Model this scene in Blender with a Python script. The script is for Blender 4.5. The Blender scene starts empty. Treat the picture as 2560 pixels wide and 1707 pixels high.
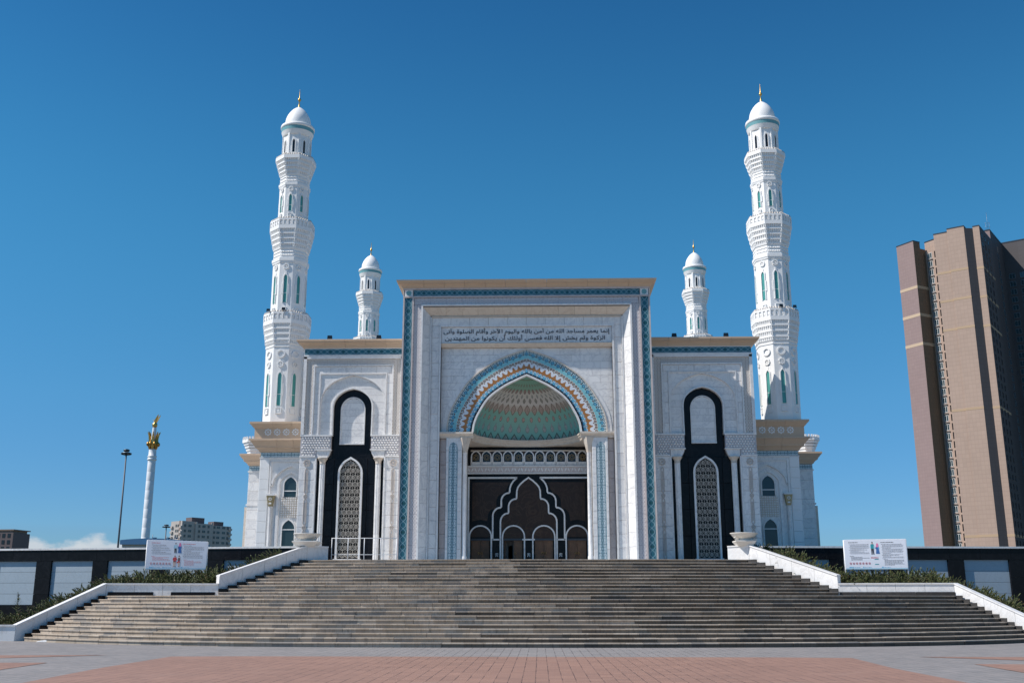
import bpy, math, random
from math import sin, cos, pi, radians, sqrt, atan2, hypot
from mathutils import Vector, Matrix
sc = bpy.context.scene
COL = sc.collection
R = random.Random(11)

# ------------------------------------------------------------------ camera
cam = bpy.data.cameras.new('camera'); cam_o = bpy.data.objects.new('camera', cam); COL.objects.link(cam_o)
cam.sensor_width = 36; cam.lens = 36.45; cam.clip_start = .5; cam.clip_end = 20000
cam_o.location = (.66, 0, 1.6)
cam_o.rotation_euler = (radians(90 + 14.0), 0, radians(1.5))
sc.camera = cam_o
# ------------------------------------------------------------------ sky, sun, exposure
SUN_EL = radians(48); SUN_OFF = radians(16)          # the sun stands left, a little in front of the facade
SKY_SAT, SKY_HUE = 1.35, .485
world = bpy.data.worlds.new('World'); sc.world = world; world.use_nodes = True
wn = world.node_tree; wn.nodes.clear()
def N(t, kind, **k):
    n = t.nodes.new(kind)
    for a, b in k.items(): setattr(n, a, b)
    return n
w_out = N(wn, 'ShaderNodeOutputWorld'); w_bg = N(wn, 'ShaderNodeBackground'); w_sky = N(wn, 'ShaderNodeTexSky')
w_sky.sky_type = 'NISHITA'; w_sky.sun_disc = False; w_sky.sun_elevation = SUN_EL
w_sky.sun_rotation = atan2(-cos(SUN_OFF), -sin(SUN_OFF))
w_sky.altitude = 300; w_sky.air_density = 1.0; w_sky.dust_density = .0; w_sky.ozone_density = 2.0
w_bg.inputs[1].default_value = .09
wn.links.new(w_bg.outputs[0], w_out.inputs[0])
sun_d = bpy.data.lights.new('sun', 'SUN'); sun_d.energy = 5.0; sun_d.angle = radians(.53); sun_d.color = (1, .955, .90)
sun_o = bpy.data.objects.new('sun', sun_d); COL.objects.link(sun_o)
sun_vec = Vector((-cos(SUN_OFF) * cos(SUN_EL), -sin(SUN_OFF) * cos(SUN_EL), sin(SUN_EL)))
sun_o.rotation_euler = sun_vec.to_track_quat('Z', 'Y').to_euler(); sun_o.location = (-60, -20, 90)
sc.view_settings.view_transform = 'Standard'; sc.view_settings.look = 'None'
sc.view_settings.gamma = 1; sc.view_settings.use_curve_mapping = False; sc.view_settings.exposure = .10
sc.cycles.max_bounces = 6

# ------------------------------------------------------------------ node helpers
class T:
    """small expression builder over a material's node tree"""
    def __init__(s, nt): s.nt = nt
    def m(s, op, a, b=None, c=None):
        n = s.nt.nodes.new('ShaderNodeMath'); n.operation = op
        for i, v in enumerate((a, b, c)):
            if v is None: continue
            if isinstance(v, (int, float)): n.inputs[i].default_value = v
            else: s.nt.links.new(v, n.inputs[i])
        return n.outputs[0]
    def mix(s, f, a, b, mode='MIX'):
        n = s.nt.nodes.new('ShaderNodeMix'); n.data_type = 'RGBA'; n.blend_type = mode
        for i, v in ((0, f), (6, a), (7, b)):
            if isinstance(v, (int, float)): n.inputs[i].default_value = v
            elif isinstance(v, tuple): n.inputs[i].default_value = (*v[:3], 1)
            else: s.nt.links.new(v, n.inputs[i])
        return n.outputs[2]
    def step(s, a, lo, hi):
        n = s.nt.nodes.new('ShaderNodeMapRange'); n.interpolation_type = 'SMOOTHSTEP'
        s.nt.links.new(a, n.inputs[0]); n.inputs[1].default_value = lo; n.inputs[2].default_value = hi
        return n.outputs[0]
    def noise(s, vec, scale, detail=4, rough=.6, dist=0):
        n = s.nt.nodes.new('ShaderNodeTexNoise'); n.inputs['Scale'].default_value = scale
        n.inputs['Detail'].default_value = detail; n.inputs['Roughness'].default_value = rough; n.inputs['Distortion'].default_value = dist
        if vec is not None: s.nt.links.new(vec, n.inputs['Vector'])
        return n.outputs[0]
    def vor(s, vec, scale, feature='F1', rand=1.0, out='Distance'):
        n = s.nt.nodes.new('ShaderNodeTexVoronoi'); n.feature = feature
        n.inputs['Scale'].default_value = scale; n.inputs['Randomness'].default_value = rand
        s.nt.links.new(vec, n.inputs['Vector']); return n.outputs[out]
    def pos(s): return s.nt.nodes.new('ShaderNodeNewGeometry').outputs['Position']
    def island(s): return s.nt.nodes.new('ShaderNodeNewGeometry').outputs['Random Per Island']
    def objrand(s): return s.nt.nodes.new('ShaderNodeObjectInfo').outputs['Random']
    def uv(s):
        u = s.nt.nodes.new('ShaderNodeUVMap'); x = s.nt.nodes.new('ShaderNodeSeparateXYZ'); s.nt.links.new(u.outputs[0], x.inputs[0])
        return u.outputs[0], x.outputs[0], x.outputs[1]
    def xyz(s, v):
        x = s.nt.nodes.new('ShaderNodeSeparateXYZ'); s.nt.links.new(v, x.inputs[0]); return x.outputs
    def vec(s, x, y, z=0.0):
        n = s.nt.nodes.new('ShaderNodeCombineXYZ')
        for i, v in enumerate((x, y, z)):
            if isinstance(v, (int, float)): n.inputs[i].default_value = v
            else: s.nt.links.new(v, n.inputs[i])
        return n.outputs[0]
    def scalev(s, v, sx, sy, sz):
        n = s.nt.nodes.new('ShaderNodeVectorMath'); n.operation = 'MULTIPLY'; n.inputs[1].default_value = (sx, sy, sz)
        s.nt.links.new(v, n.inputs[0]); return n.outputs[0]
    def bump(s, h, strength=.3, dist=.02):
        n = s.nt.nodes.new('ShaderNodeBump'); n.inputs['Strength'].default_value = strength; n.inputs['Distance'].default_value = dist
        s.nt.links.new(h, n.inputs['Height']); s.nt.links.new(n.outputs[0], s.bsdf.inputs['Normal'])
    def col(s, c): s.nt.links.new(c, s.bsdf.inputs['Base Color'])
def newmat(name, base=(.5, .5, .5), rough=.6, metal=0, spec=.5):
    m = bpy.data.materials.new(name); m.use_nodes = True
    t = T(m.node_tree); t.bsdf = m.node_tree.nodes['Principled BSDF']
    t.bsdf.inputs['Base Color'].default_value = (*base, 1); t.bsdf.inputs['Roughness'].default_value = rough
    t.bsdf.inputs['Metallic'].default_value = metal; t.bsdf.inputs['Specular IOR Level'].default_value = spec
    return m, t
M = {}
def plain(key, base, rough=.6, metal=0, var=.06, scale=3.0, bump=0):
    m, t = newmat(key, base, rough, metal)
    n = t.noise(t.pos(), scale, 5)
    f = t.m('ADD', t.m('MULTIPLY', t.m('SUBTRACT', n, .5), 2.2 * var), t.m('MULTIPLY', t.m('SUBTRACT', t.objrand(), .5), var))
    f = t.m('ADD', f, 1.0)
    t.col(t.mix(1.0, base, t.vec(f, f, f), 'MULTIPLY'))
    if bump: t.bump(t.noise(t.pos(), scale * 12, 4), bump, .01)
    M[key] = m; return m
def marble(key, base, vein, amount=.5, rough=.38, var=.07, seed=0.0, streak=.0, spec=.4):
    m, t = newmat(key, base, rough)
    p = t.scalev(t.pos(), 1, 1, .8)
    r = t.m('FRACT', t.m('ADD', t.objrand(), t.island()))
    pv = t.nt.nodes.new('ShaderNodeVectorMath'); pv.operation = 'ADD'
    t.nt.links.new(p, pv.inputs[0]); t.nt.links.new(t.vec(t.m('MULTIPLY', r, 7.0), t.m('MULTIPLY', r, 3.0), seed), pv.inputs[1])
    n1 = t.noise(pv.outputs[0], 1.3, 6, .62, 1.6)
    v = t.m('ABSOLUTE', t.m('SUBTRACT', n1, .5))
    v = t.m('SUBTRACT', 1.0, t.step(v, 0.0, .05))
    big = t.noise(p, .35, 3)
    v = t.m('MULTIPLY', v, t.m('MULTIPLY', big, amount))
    c = t.mix(v, base, vein)
    f = t.m('ADD', 1 - var * .5, t.m('MULTIPLY', r, var))
    f = t.m('MULTIPLY', f, t.m('ADD', .93, t.m('MULTIPLY', big, .14)))
    if streak:
        x = t.xyz(t.pos()); s = t.noise(t.vec(t.m('MULTIPLY', t.m('ADD', x[0], x[1]), 3.0), t.m('MULTIPLY', x[2], .35), 0), 1.4, 4, .7)
        c = t.mix(t.m('MULTIPLY', t.step(s, .52, .78), streak), c, (.42, .34, .25))
    t.col(t.mix(1.0, c, t.vec(f, f, f), 'MULTIPLY'))
    t.bsdf.inputs['Specular IOR Level'].default_value = spec
    M[key] = m; return m
marble('white_marble', (.815, .79, .76), (.52, .51, .52), .85, var=.10, streak=.18)
marble('white_paint', (.85, .835, .81), (.72, .72, .70), .25, rough=.55, var=.03, streak=.10)
marble('weathered_paint', (.62, .56, .50), (.40, .34, .28), .8, rough=.7)
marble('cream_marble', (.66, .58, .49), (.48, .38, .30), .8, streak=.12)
marble('pink_marble', (.62, .53, .49), (.42, .34, .32), .8)
marble('lavender_stone', (.50, .475, .48), (.36, .34, .36), .6)
marble('ornament_stone', (.56, .49, .43), (.40, .33, .28), .6)
marble('cream_stone', (.60, .44, .31), (.50, .35, .25), .35, rough=.6, streak=.22)
marble('black_granite', (.009, .009, .011), (.035, .035, .04), .35, rough=.22, var=.3, spec=.16)
marble('dark_stone', (.045, .043, .042), (.09, .085, .08), .4, rough=.6, var=.3, spec=.2)
marble('brown_granite', (.045, .024, .016), (.09, .05, .03), .8, rough=.25, var=.3, spec=.25)
marble('grey_panel', (.40, .47, .52), (.32, .38, .42), .6, rough=.5)
marble('planter_marble', (.76, .745, .73), (.52, .50, .48), .7, rough=.5, streak=.25)
plain('joint', (.36, .34, .33), .9, var=.1)
plain('white_metal', (.80, .80, .80), .4)
plain('dark_metal', (.05, .06, .07), .4, .6)
plain('grey_metal', (.22, .25, .28), .45, .5)
plain('mast_paint', (.085, .10, .12), .55)
plain('black_plastic', (.012, .012, .013), .4)
plain('gold', (.68, .43, .14), .38, 1.0, var=.15)
plain('dark_gold', (.40, .23, .06), .35, 1.0, var=.3, scale=1)
plain('teal_glass', (.085, .31, .28), .12, var=.12)
plain('window_glass', (.03, .055, .065), .06)
plain('dark_glass', (.012, .014, .018), .08)
plain('teal_paint', (.16, .36, .38), .4)
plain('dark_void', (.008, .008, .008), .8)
plain('bronze_lattice', (.55, .50, .43), .5, var=.1)
plain('gold_lattice', (.30, .20, .09), .45, .4)
plain('wood', (.17, .08, .037), .45, var=.35, scale=6)
plain('concrete', (.36, .36, .36), .85, var=.1)
plain('soil', (.055, .042, .03), .95, var=.3, bump=.6)
plain('column_white', (.68, .69, .71), .45, var=.05, scale=.3)
plain('blue_roof', (.06, .16, .30), .4)
plain('stone_vase', (.70, .66, .60), .6, var=.1)
plain('gold_ceramic', (.42, .33, .17), .5, var=.2, scale=8)

# tower cladding: small grid of facing tiles
def cladding(key, base, dark, axis_ang, cell):
    m, t = newmat(key, base, .75)
    x = t.xyz(t.pos()); h = t.m('ADD', t.m('MULTIPLY', x[0], cos(axis_ang)), t.m('MULTIPLY', x[1], sin(axis_ang)))
    fu = t.m('FRACT', t.m('DIVIDE', h, cell)); fv = t.m('FRACT', t.m('DIVIDE', x[2], cell * 1.25))
    g = t.m('MAXIMUM', t.m('LESS_THAN', fu, .12), t.m('LESS_THAN', fv, .16))
    cellr = t.noise(t.vec(t.m('FLOOR', t.m('DIVIDE', h, cell)), t.m('FLOOR', t.m('DIVIDE', x[2], cell * 1.25)), 0), 3.7, 1)
    c = t.mix(t.m('MULTIPLY', g, .38), base, dark)
    f = t.m('ADD', .90, t.m('MULTIPLY', cellr, .2)); f = t.m('MULTIPLY', f, t.m('ADD', .9, t.m('MULTIPLY', t.noise(t.pos(), .05, 3), .2)))
    t.col(t.mix(1.0, c, t.vec(f, f, f), 'MULTIPLY')); M[key] = m
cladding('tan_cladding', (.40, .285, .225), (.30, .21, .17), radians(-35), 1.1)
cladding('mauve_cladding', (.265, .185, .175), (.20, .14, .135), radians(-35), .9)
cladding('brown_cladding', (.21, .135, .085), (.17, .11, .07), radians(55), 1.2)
cladding('shade_toned_cladding', (.085, .075, .078), (.065, .058, .06), radians(55), 1.2)  # tower faces out of the sun: their shade put into the colour
plain('ochre_band', (.44, .305, .195), .7); plain('cream_band', (.50, .37, .255), .7)
plain('apartment_wall', (.44, .40, .37), .85, var=.12, scale=.2)
plain('apartment_brown', (.25, .19, .16), .85)
plain('dark_block', (.13, .10, .10), .8)

# teal glazed tiles with a white interlace, u = one motif, v = across
def teal_strip():
    m, t = newmat('teal_tiles', (.03, .14, .2), .3)
    uvv, u, v = t.uv(); fu = t.m('FRACT', u); du = t.m('ABSOLUTE', t.m('SUBTRACT', fu, .5)); dv = t.m('ABSOLUTE', t.m('SUBTRACT', v, .5))
    base = t.mix(t.noise(t.scalev(uvv, 2, 2, 1), 2.0, 3), (.012, .075, .115), (.03, .155, .195))
    wav = t.m('MULTIPLY', t.m('ABSOLUTE', t.m('COSINE', t.m('MULTIPLY', fu, 2 * pi))), .34)
    line = t.m('LESS_THAN', t.m('ABSOLUTE', t.m('SUBTRACT', dv, wav)), .045)
    bord = t.m('LESS_THAN', t.m('ABSOLUTE', t.m('SUBTRACT', dv, .40)), .035)
    bord = t.m('MULTIPLY', bord, t.m('LESS_THAN', du, .34))
    star = t.m('LESS_THAN', t.m('ADD', t.m('MULTIPLY', t.m('SUBTRACT', .5, du), 3.6), t.m('MULTIPLY', dv, .9)), .42)
    c = t.mix(star, base, (.012, .075, .09))
    c = t.mix(t.m('MULTIPLY', t.m('MAXIMUM', line, bord), .6), c, (.40, .56, .60))
    t.col(c); M['teal_tiles'] = m
teal_strip()
def carved(key, light, dark, n=1.0):
    m, t = newmat(key, light, .6)
    uvv, u, v = t.uv()
    v2 = t.m('MULTIPLY', v, 2.0); u2 = t.m('ADD', t.m('MULTIPLY', u, 2.0*n), t.m('MULTIPLY', t.m('FLOOR', v2), .5))
    a_ = t.m('SUBTRACT', t.m('FRACT', u2), .5); b_ = t.m('SUBTRACT', t.m('FRACT', v2), .5)
    ang = t.m('ARCTAN2', b_, a_); d = t.m('SQRT', t.m('ADD', t.m('MULTIPLY', a_, a_), t.m('MULTIPLY', b_, b_)))
    d = t.m('MULTIPLY', d, t.m('ADD', 1.0, t.m('MULTIPLY', t.m('COSINE', t.m('MULTIPLY', ang, 8.0)), .10)))
    x = t.m('FRACT', u); gap = t.m('LESS_THAN', t.m('ABSOLUTE', t.m('SUBTRACT', x, .5)), .485)
    ring = t.m('MAXIMUM', t.step(t.m('ABSOLUTE', t.m('SUBTRACT', d, .36)), .13, .06), t.m('LESS_THAN', d, .14))
    h = t.m('MULTIPLY', ring, gap)
    t.col(t.mix(t.m('ADD', h, t.m('MULTIPLY', t.noise(t.pos(), 2.0, 4), .25)), dark, light)); t.bump(h, .5, .03); M[key] = m
carved('carved_band', (.70, .67, .66), (.37, .345, .37), 1.95); carved('carved_cream', (.74, .70, .65), (.38, .325, .285))
def blue_strip():
    m, t = newmat('arabesque_tiles', (.5, .6, .65), .3)
    uvv, u, v = t.uv(); dv = t.m('ABSOLUTE', t.m('SUBTRACT', v, .5)); fu = t.m('FRACT', u); du = t.m('ABSOLUTE', t.m('SUBTRACT', fu, .5))
    w = t.vec(t.m('MULTIPLY', du, 5.0), t.m('MULTIPLY', dv, 5.0), 0)
    e = t.vor(w, 1.0, 'DISTANCE_TO_EDGE', .9); d = t.vor(w, 1.0, 'F1', .9)
    ink = t.m('MAXIMUM', t.step(e, .11, .05), t.m('LESS_THAN', d, .15))
    c = t.mix(t.m('MULTIPLY', t.m('LESS_THAN', dv, .2), .45), (.60, .68, .70), (.34, .55, .62))
    c = t.mix(ink, c, (.02, .09, .13)); c = t.mix(t.m('GREATER_THAN', dv, .44), c, (.05, .20, .26))
    t.col(c); M['arabesque_tiles'] = m
blue_strip()
def arch_tiles():
    m, t = newmat('arch_tiles', (.3, .5, .6), .28)
    uvv, u, v = t.uv(); fu = t.m('FRACT', u); du = t.m('ABSOLUTE', t.m('SUBTRACT', fu, .5)); lobe = t.m('ABSOLUTE', t.m('COSINE', t.m('MULTIPLY', u, pi)))
    def circ(cu, cv, r, asp=.30):      # cv measured across the band; asp = motif length / band width
        a = t.m('DIVIDE', t.m('SUBTRACT', du, cu), 1.0); b = t.m('DIVIDE', t.m('SUBTRACT', v, cv), asp)
        return t.m('SUBTRACT', t.m('SQRT', t.m('ADD', t.m('MULTIPLY', a, a), t.m('MULTIPLY', b, b))), r)
    w = t.vec(t.m('MULTIPLY', du, 4.0), t.m('MULTIPLY', v, 13.0), 0)
    e = t.vor(w, 1.0, 'DISTANCE_TO_EDGE', .8)
    cyan = t.mix(t.step(v, .60, .95), (.20, .48, .49), (.42, .66, .70))
    c = t.mix(t.noise(t.pos(), 2.5, 3), cyan, (.20, .52, .58))
    # outer floral border
    c = t.mix(t.m('MULTIPLY', t.m('LESS_THAN', circ(0.0, .85, .22), 0.0), .9), c, (.10, .34, .50))
    c = t.mix(t.m('LESS_THAN', t.m('ABSOLUTE', circ(0.0, .85, .22)), .045), c, (.02, .10, .16))
    c = t.mix(t.m('LESS_THAN', circ(.44, .83, .10), 0.0), c, (.14, .035, .04))
    c = t.mix(t.m('LESS_THAN', circ(.0, .75, .06), 0.0), c, (.03, .05, .10))
    edge = t.m('GREATER_THAN', v, t.m('SUBTRACT', .95, t.m('MULTIPLY', lobe, .07)))
    c = t.mix(edge, c, (.012, .05, .07))
    curl = t.m('LESS_THAN', t.m('ABSOLUTE', circ(.25, .955, .14)), .05); c = t.mix(curl, c, (.62, .72, .75))
    # orange ground, white cloud scrolls, brown curls
    b_or = t.m('ADD', .34, t.m('MULTIPLY', lobe, .0))
    inor = t.m('MULTIPLY', t.m('LESS_THAN', v, .46), t.m('GREATER_THAN', v, .15))
    c = t.mix(inor, c, t.mix(t.noise(t.pos(), 3.0, 3), (.34, .13, .03), (.46, .20, .05)))
    wh = t.m('MAXIMUM', t.m('LESS_THAN', circ(.0, .385, .30), 0.0), t.m('LESS_THAN', circ(.22, .45, .27), 0.0))
    wh = t.m('MAXIMUM', wh, t.m('LESS_THAN', circ(.40, .50, .22), 0.0))
    c = t.mix(wh, c, (.72, .74, .76))
    c = t.mix(t.m('LESS_THAN', circ(.5, .41, .12), 0.0), c, (.30, .11, .03))
    c = t.mix(t.m('LESS_THAN', circ(.0, .49, .10), 0.0), c, (.20, .06, .02))
    br = t.m('LESS_THAN', t.m('ABSOLUTE', circ(.27, .575, .14)), .065); c = t.mix(br, c, (.24, .085, .03))
    c = t.mix(t.m('LESS_THAN', t.m('ABSOLUTE', circ(.27, .575, .24)), .03), c, (.70, .68, .62))
    # inner blue border
    inn = t.m('LESS_THAN', v, t.m('ADD', .15, t.m('MULTIPLY', t.m('ABSOLUTE', t.m('COSINE', t.m('MULTIPLY', u, 1.5 * pi))), .07)))
    c = t.mix(inn, c, t.mix(t.step(e, .05, .13), (.02, .05, .09), (.45, .66, .76)))
    f2 = t.m('LESS_THAN', circ(.0, .09, .22, .26), 0.0); c = t.mix(f2, c, (.12, .42, .62))
    t.col(c); M['arch_tiles'] = m
arch_tiles()
def dome_tiles():
    m, t = newmat('dome_tiles', (.1, .3, .25), .4)
    uvv, u, v = t.uv()
    r = t.nt.nodes.new('ShaderNodeValToRGB'); t.nt.links.new(v, r.inputs[0]); cr = r.color_ramp
    stops = [(0, (.12, .38, .37)), (.16, (.18, .41, .37)), (.30, (.20, .42, .35)), (.355, (.21, .41, .34)), (.385, (.44, .37, .31)), (.43, (.50, .44, .39)), (.46, (.56, .53, .50)), (.65, (.52, .50, .46)), (.71, (.21, .36, .28)), (.85, (.19, .37, .29)), (1, (.17, .36, .30))]
    cr.elements[0].position = 0; cr.elements[0].color = (*stops[0][1], 1); cr.elements[1].position = 1; cr.elements[1].color = (*stops[-1][1], 1)
    for p, c in stops[1:-1]:
        el = cr.elements.new(p); el.color = (*c, 1)
    c = r.outputs[0]
    w = t.vec(t.m('MULTIPLY', u, 6.0), t.m('MULTIPLY', v, 60.0), 0)
    ink = t.step(t.vor(w, 1.0, 'DISTANCE_TO_EDGE', .9), .16, .08)
    def row(c, vi, a, b, off, col, ringcol, p=2.0, mott=.5):
        f = t.m('ABSOLUTE', t.m('SUBTRACT', t.m('FRACT', t.m('ADD', u, off)), .5)); g = t.m('ABSOLUTE', t.m('SUBTRACT', v, vi))
        d = t.m('ADD', t.m('POWER', t.m('DIVIDE', f, a), p), t.m('POWER', t.m('DIVIDE', g, b), p))
        c = t.mix(t.m('LESS_THAN', d, 1.0), c, ringcol)
        c = t.mix(t.m('LESS_THAN', d, .72), c, t.mix(t.m('MULTIPLY', ink, mott), col, ringcol))
        return c
    c = row(c, .0, .46, .085, 0, (.26, .36, .36), (.05, .11, .10), 1.1)
    c = row(c, .135, .24, .042, .5, (.34, .37, .38), (.15, .22, .21), 1.9)
    c = row(c, .18, .09, .03, .5, (.34, .37, .38), (.15, .22, .21), 1.2)
    c = row(c, .26, .20, .036, 0, (.52, .34, .31), (.12, .15, .12), 1.7, .6)
    c = row(c, .39, .40, .075, .5, (.44, .35, .30), (.20, .16, .13), 1.25, .6)
    c = row(c, .52, .25, .044, 0, (.30, .29, .25), (.17, .165, .15), 1.25, .6)
    c = row(c, .59, .20, .036, .5, (.32, .34, .33), (.22, .23, .21), 1.25, .5)
    c = row(c, .675, .30, .042, 0, (.42, .27, .25), (.10, .10, .085), 1.8, .7)
    c = row(c, .79, .20, .03, .5, (.26, .19, .17), (.08, .12, .09), 1.7)
    c = row(c, .90, .3, .016, 0, (.28, .13, .07), (.04, .06, .04), 1.5)
    t.col(c); M['dome_tiles'] = m
dome_tiles()
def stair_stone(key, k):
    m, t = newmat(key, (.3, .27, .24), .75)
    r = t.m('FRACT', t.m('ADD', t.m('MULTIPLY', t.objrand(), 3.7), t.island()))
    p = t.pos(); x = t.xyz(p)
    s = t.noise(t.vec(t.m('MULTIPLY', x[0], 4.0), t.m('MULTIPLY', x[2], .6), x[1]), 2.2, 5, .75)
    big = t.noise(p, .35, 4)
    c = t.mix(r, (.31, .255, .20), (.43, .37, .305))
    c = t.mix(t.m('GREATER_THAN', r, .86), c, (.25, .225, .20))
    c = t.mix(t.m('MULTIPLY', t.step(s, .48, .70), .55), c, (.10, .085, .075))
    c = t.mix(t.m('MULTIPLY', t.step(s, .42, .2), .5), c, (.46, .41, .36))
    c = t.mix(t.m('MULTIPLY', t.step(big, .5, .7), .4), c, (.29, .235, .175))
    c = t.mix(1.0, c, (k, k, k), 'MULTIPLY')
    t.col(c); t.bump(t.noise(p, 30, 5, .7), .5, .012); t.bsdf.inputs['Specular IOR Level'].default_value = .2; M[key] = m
stair_stone('stair_stone', 1.32); stair_stone('pale_riser', 1.12); stair_stone('riser_stone', .54); stair_stone('dark_riser', .34)
def paving(key, cols, joint):
    m, t = newmat(key, cols[0], .8)
    p = t.pos(); b = t.nt.nodes.new('ShaderNodeTexBrick'); t.nt.links.new(t.scalev(p, 1, 1, 0), b.inputs['Vector'])
    b.offset = 0.0; b.squash = 1.0
    b.inputs['Scale'].default_value = 1; b.inputs['Brick Width'].default_value = .28; b.inputs['Row Height'].default_value = .28
    b.inputs['Mortar Size'].default_value = .013; b.inputs['Mortar Smooth'].default_value = .4; b.inputs['Bias'].default_value = 0
    b.inputs[1].default_value = (*cols[0], 1); b.inputs[2].default_value = (*cols[1], 1); b.inputs[3].default_value = (*cols[0], 1)
    n = t.noise(p, .28, 5, .65); f = t.m('ADD', .80, t.m('MULTIPLY', n, .40))
    c = t.mix(1.0, b.outputs[0], t.vec(f, f, f), 'MULTIPLY')
    br = t.step(t.noise(p, .8, 5, .75), .38, .60); c = t.mix(t.m('MULTIPLY', b.outputs[1], t.m('ADD', .18, t.m('MULTIPLY', br, .75))), c, joint)
    st = t.step(t.noise(t.scalev(p, .5, 1.6, 1), .9, 5, .7), .56, .75); c = t.mix(t.m('MULTIPLY', st, .35), c, cols[2])
    t.col(c); t.bump(t.m('SUBTRACT', t.noise(p, 14, 4), b.outputs[1]), .5, .012); M[key] = m
paving('grey_paving', ((.27, .245, .232), (.218, .205, .198), (.32, .27, .24)), (.075, .062, .058))
paving('red_paving', ((.325, .185, .135), (.27, .155, .115), (.36, .27, .22)), (.075, .045, .038))
m_, t_ = newmat('far_ground', (.12, .12, .07), .95); t_.col(t_.mix(t_.noise(t_.pos(), .02, 5), (.07, .085, .04), (.20, .18, .13))); M['far_ground'] = m_
def foliage(key, a, b, c3):
    m, t = newmat(key, a, .6)
    r = t.island(); c = t.mix(r, a, b); c = t.mix(t.m('GREATER_THAN', r, .955), c, c3)
    big = t.noise(t.pos(), 1.3, 3); f = t.m('ADD', .6, t.m('MULTIPLY', big, .8)); t.col(t.mix(1.0, c, t.vec(f, f, f), 'MULTIPLY')); M[key] = m
foliage('juniper_needles', (.035, .052, .016), (.150, .172, .056), (.20, .12, .05))
plain('twig', (.06, .04, .025), .9)
plain('board_white', (.78, .80, .86), .5, var=.05)
plain('print_black', (.05, .05, .06), .6); plain('print_grey', (.30, .32, .36), .6); plain('print_red', (.62, .07, .08), .6); plain('print_blue', (.10, .45, .68), .6)
plain('print_skin', (.75, .47, .35), .6); plain('print_teal', (.03, .30, .34), .6); plain('print_pink', (.80, .22, .40), .6); plain('print_navy', (.06, .17, .42), .6); plain('print_pale', (.45, .68, .80), .6)

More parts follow.
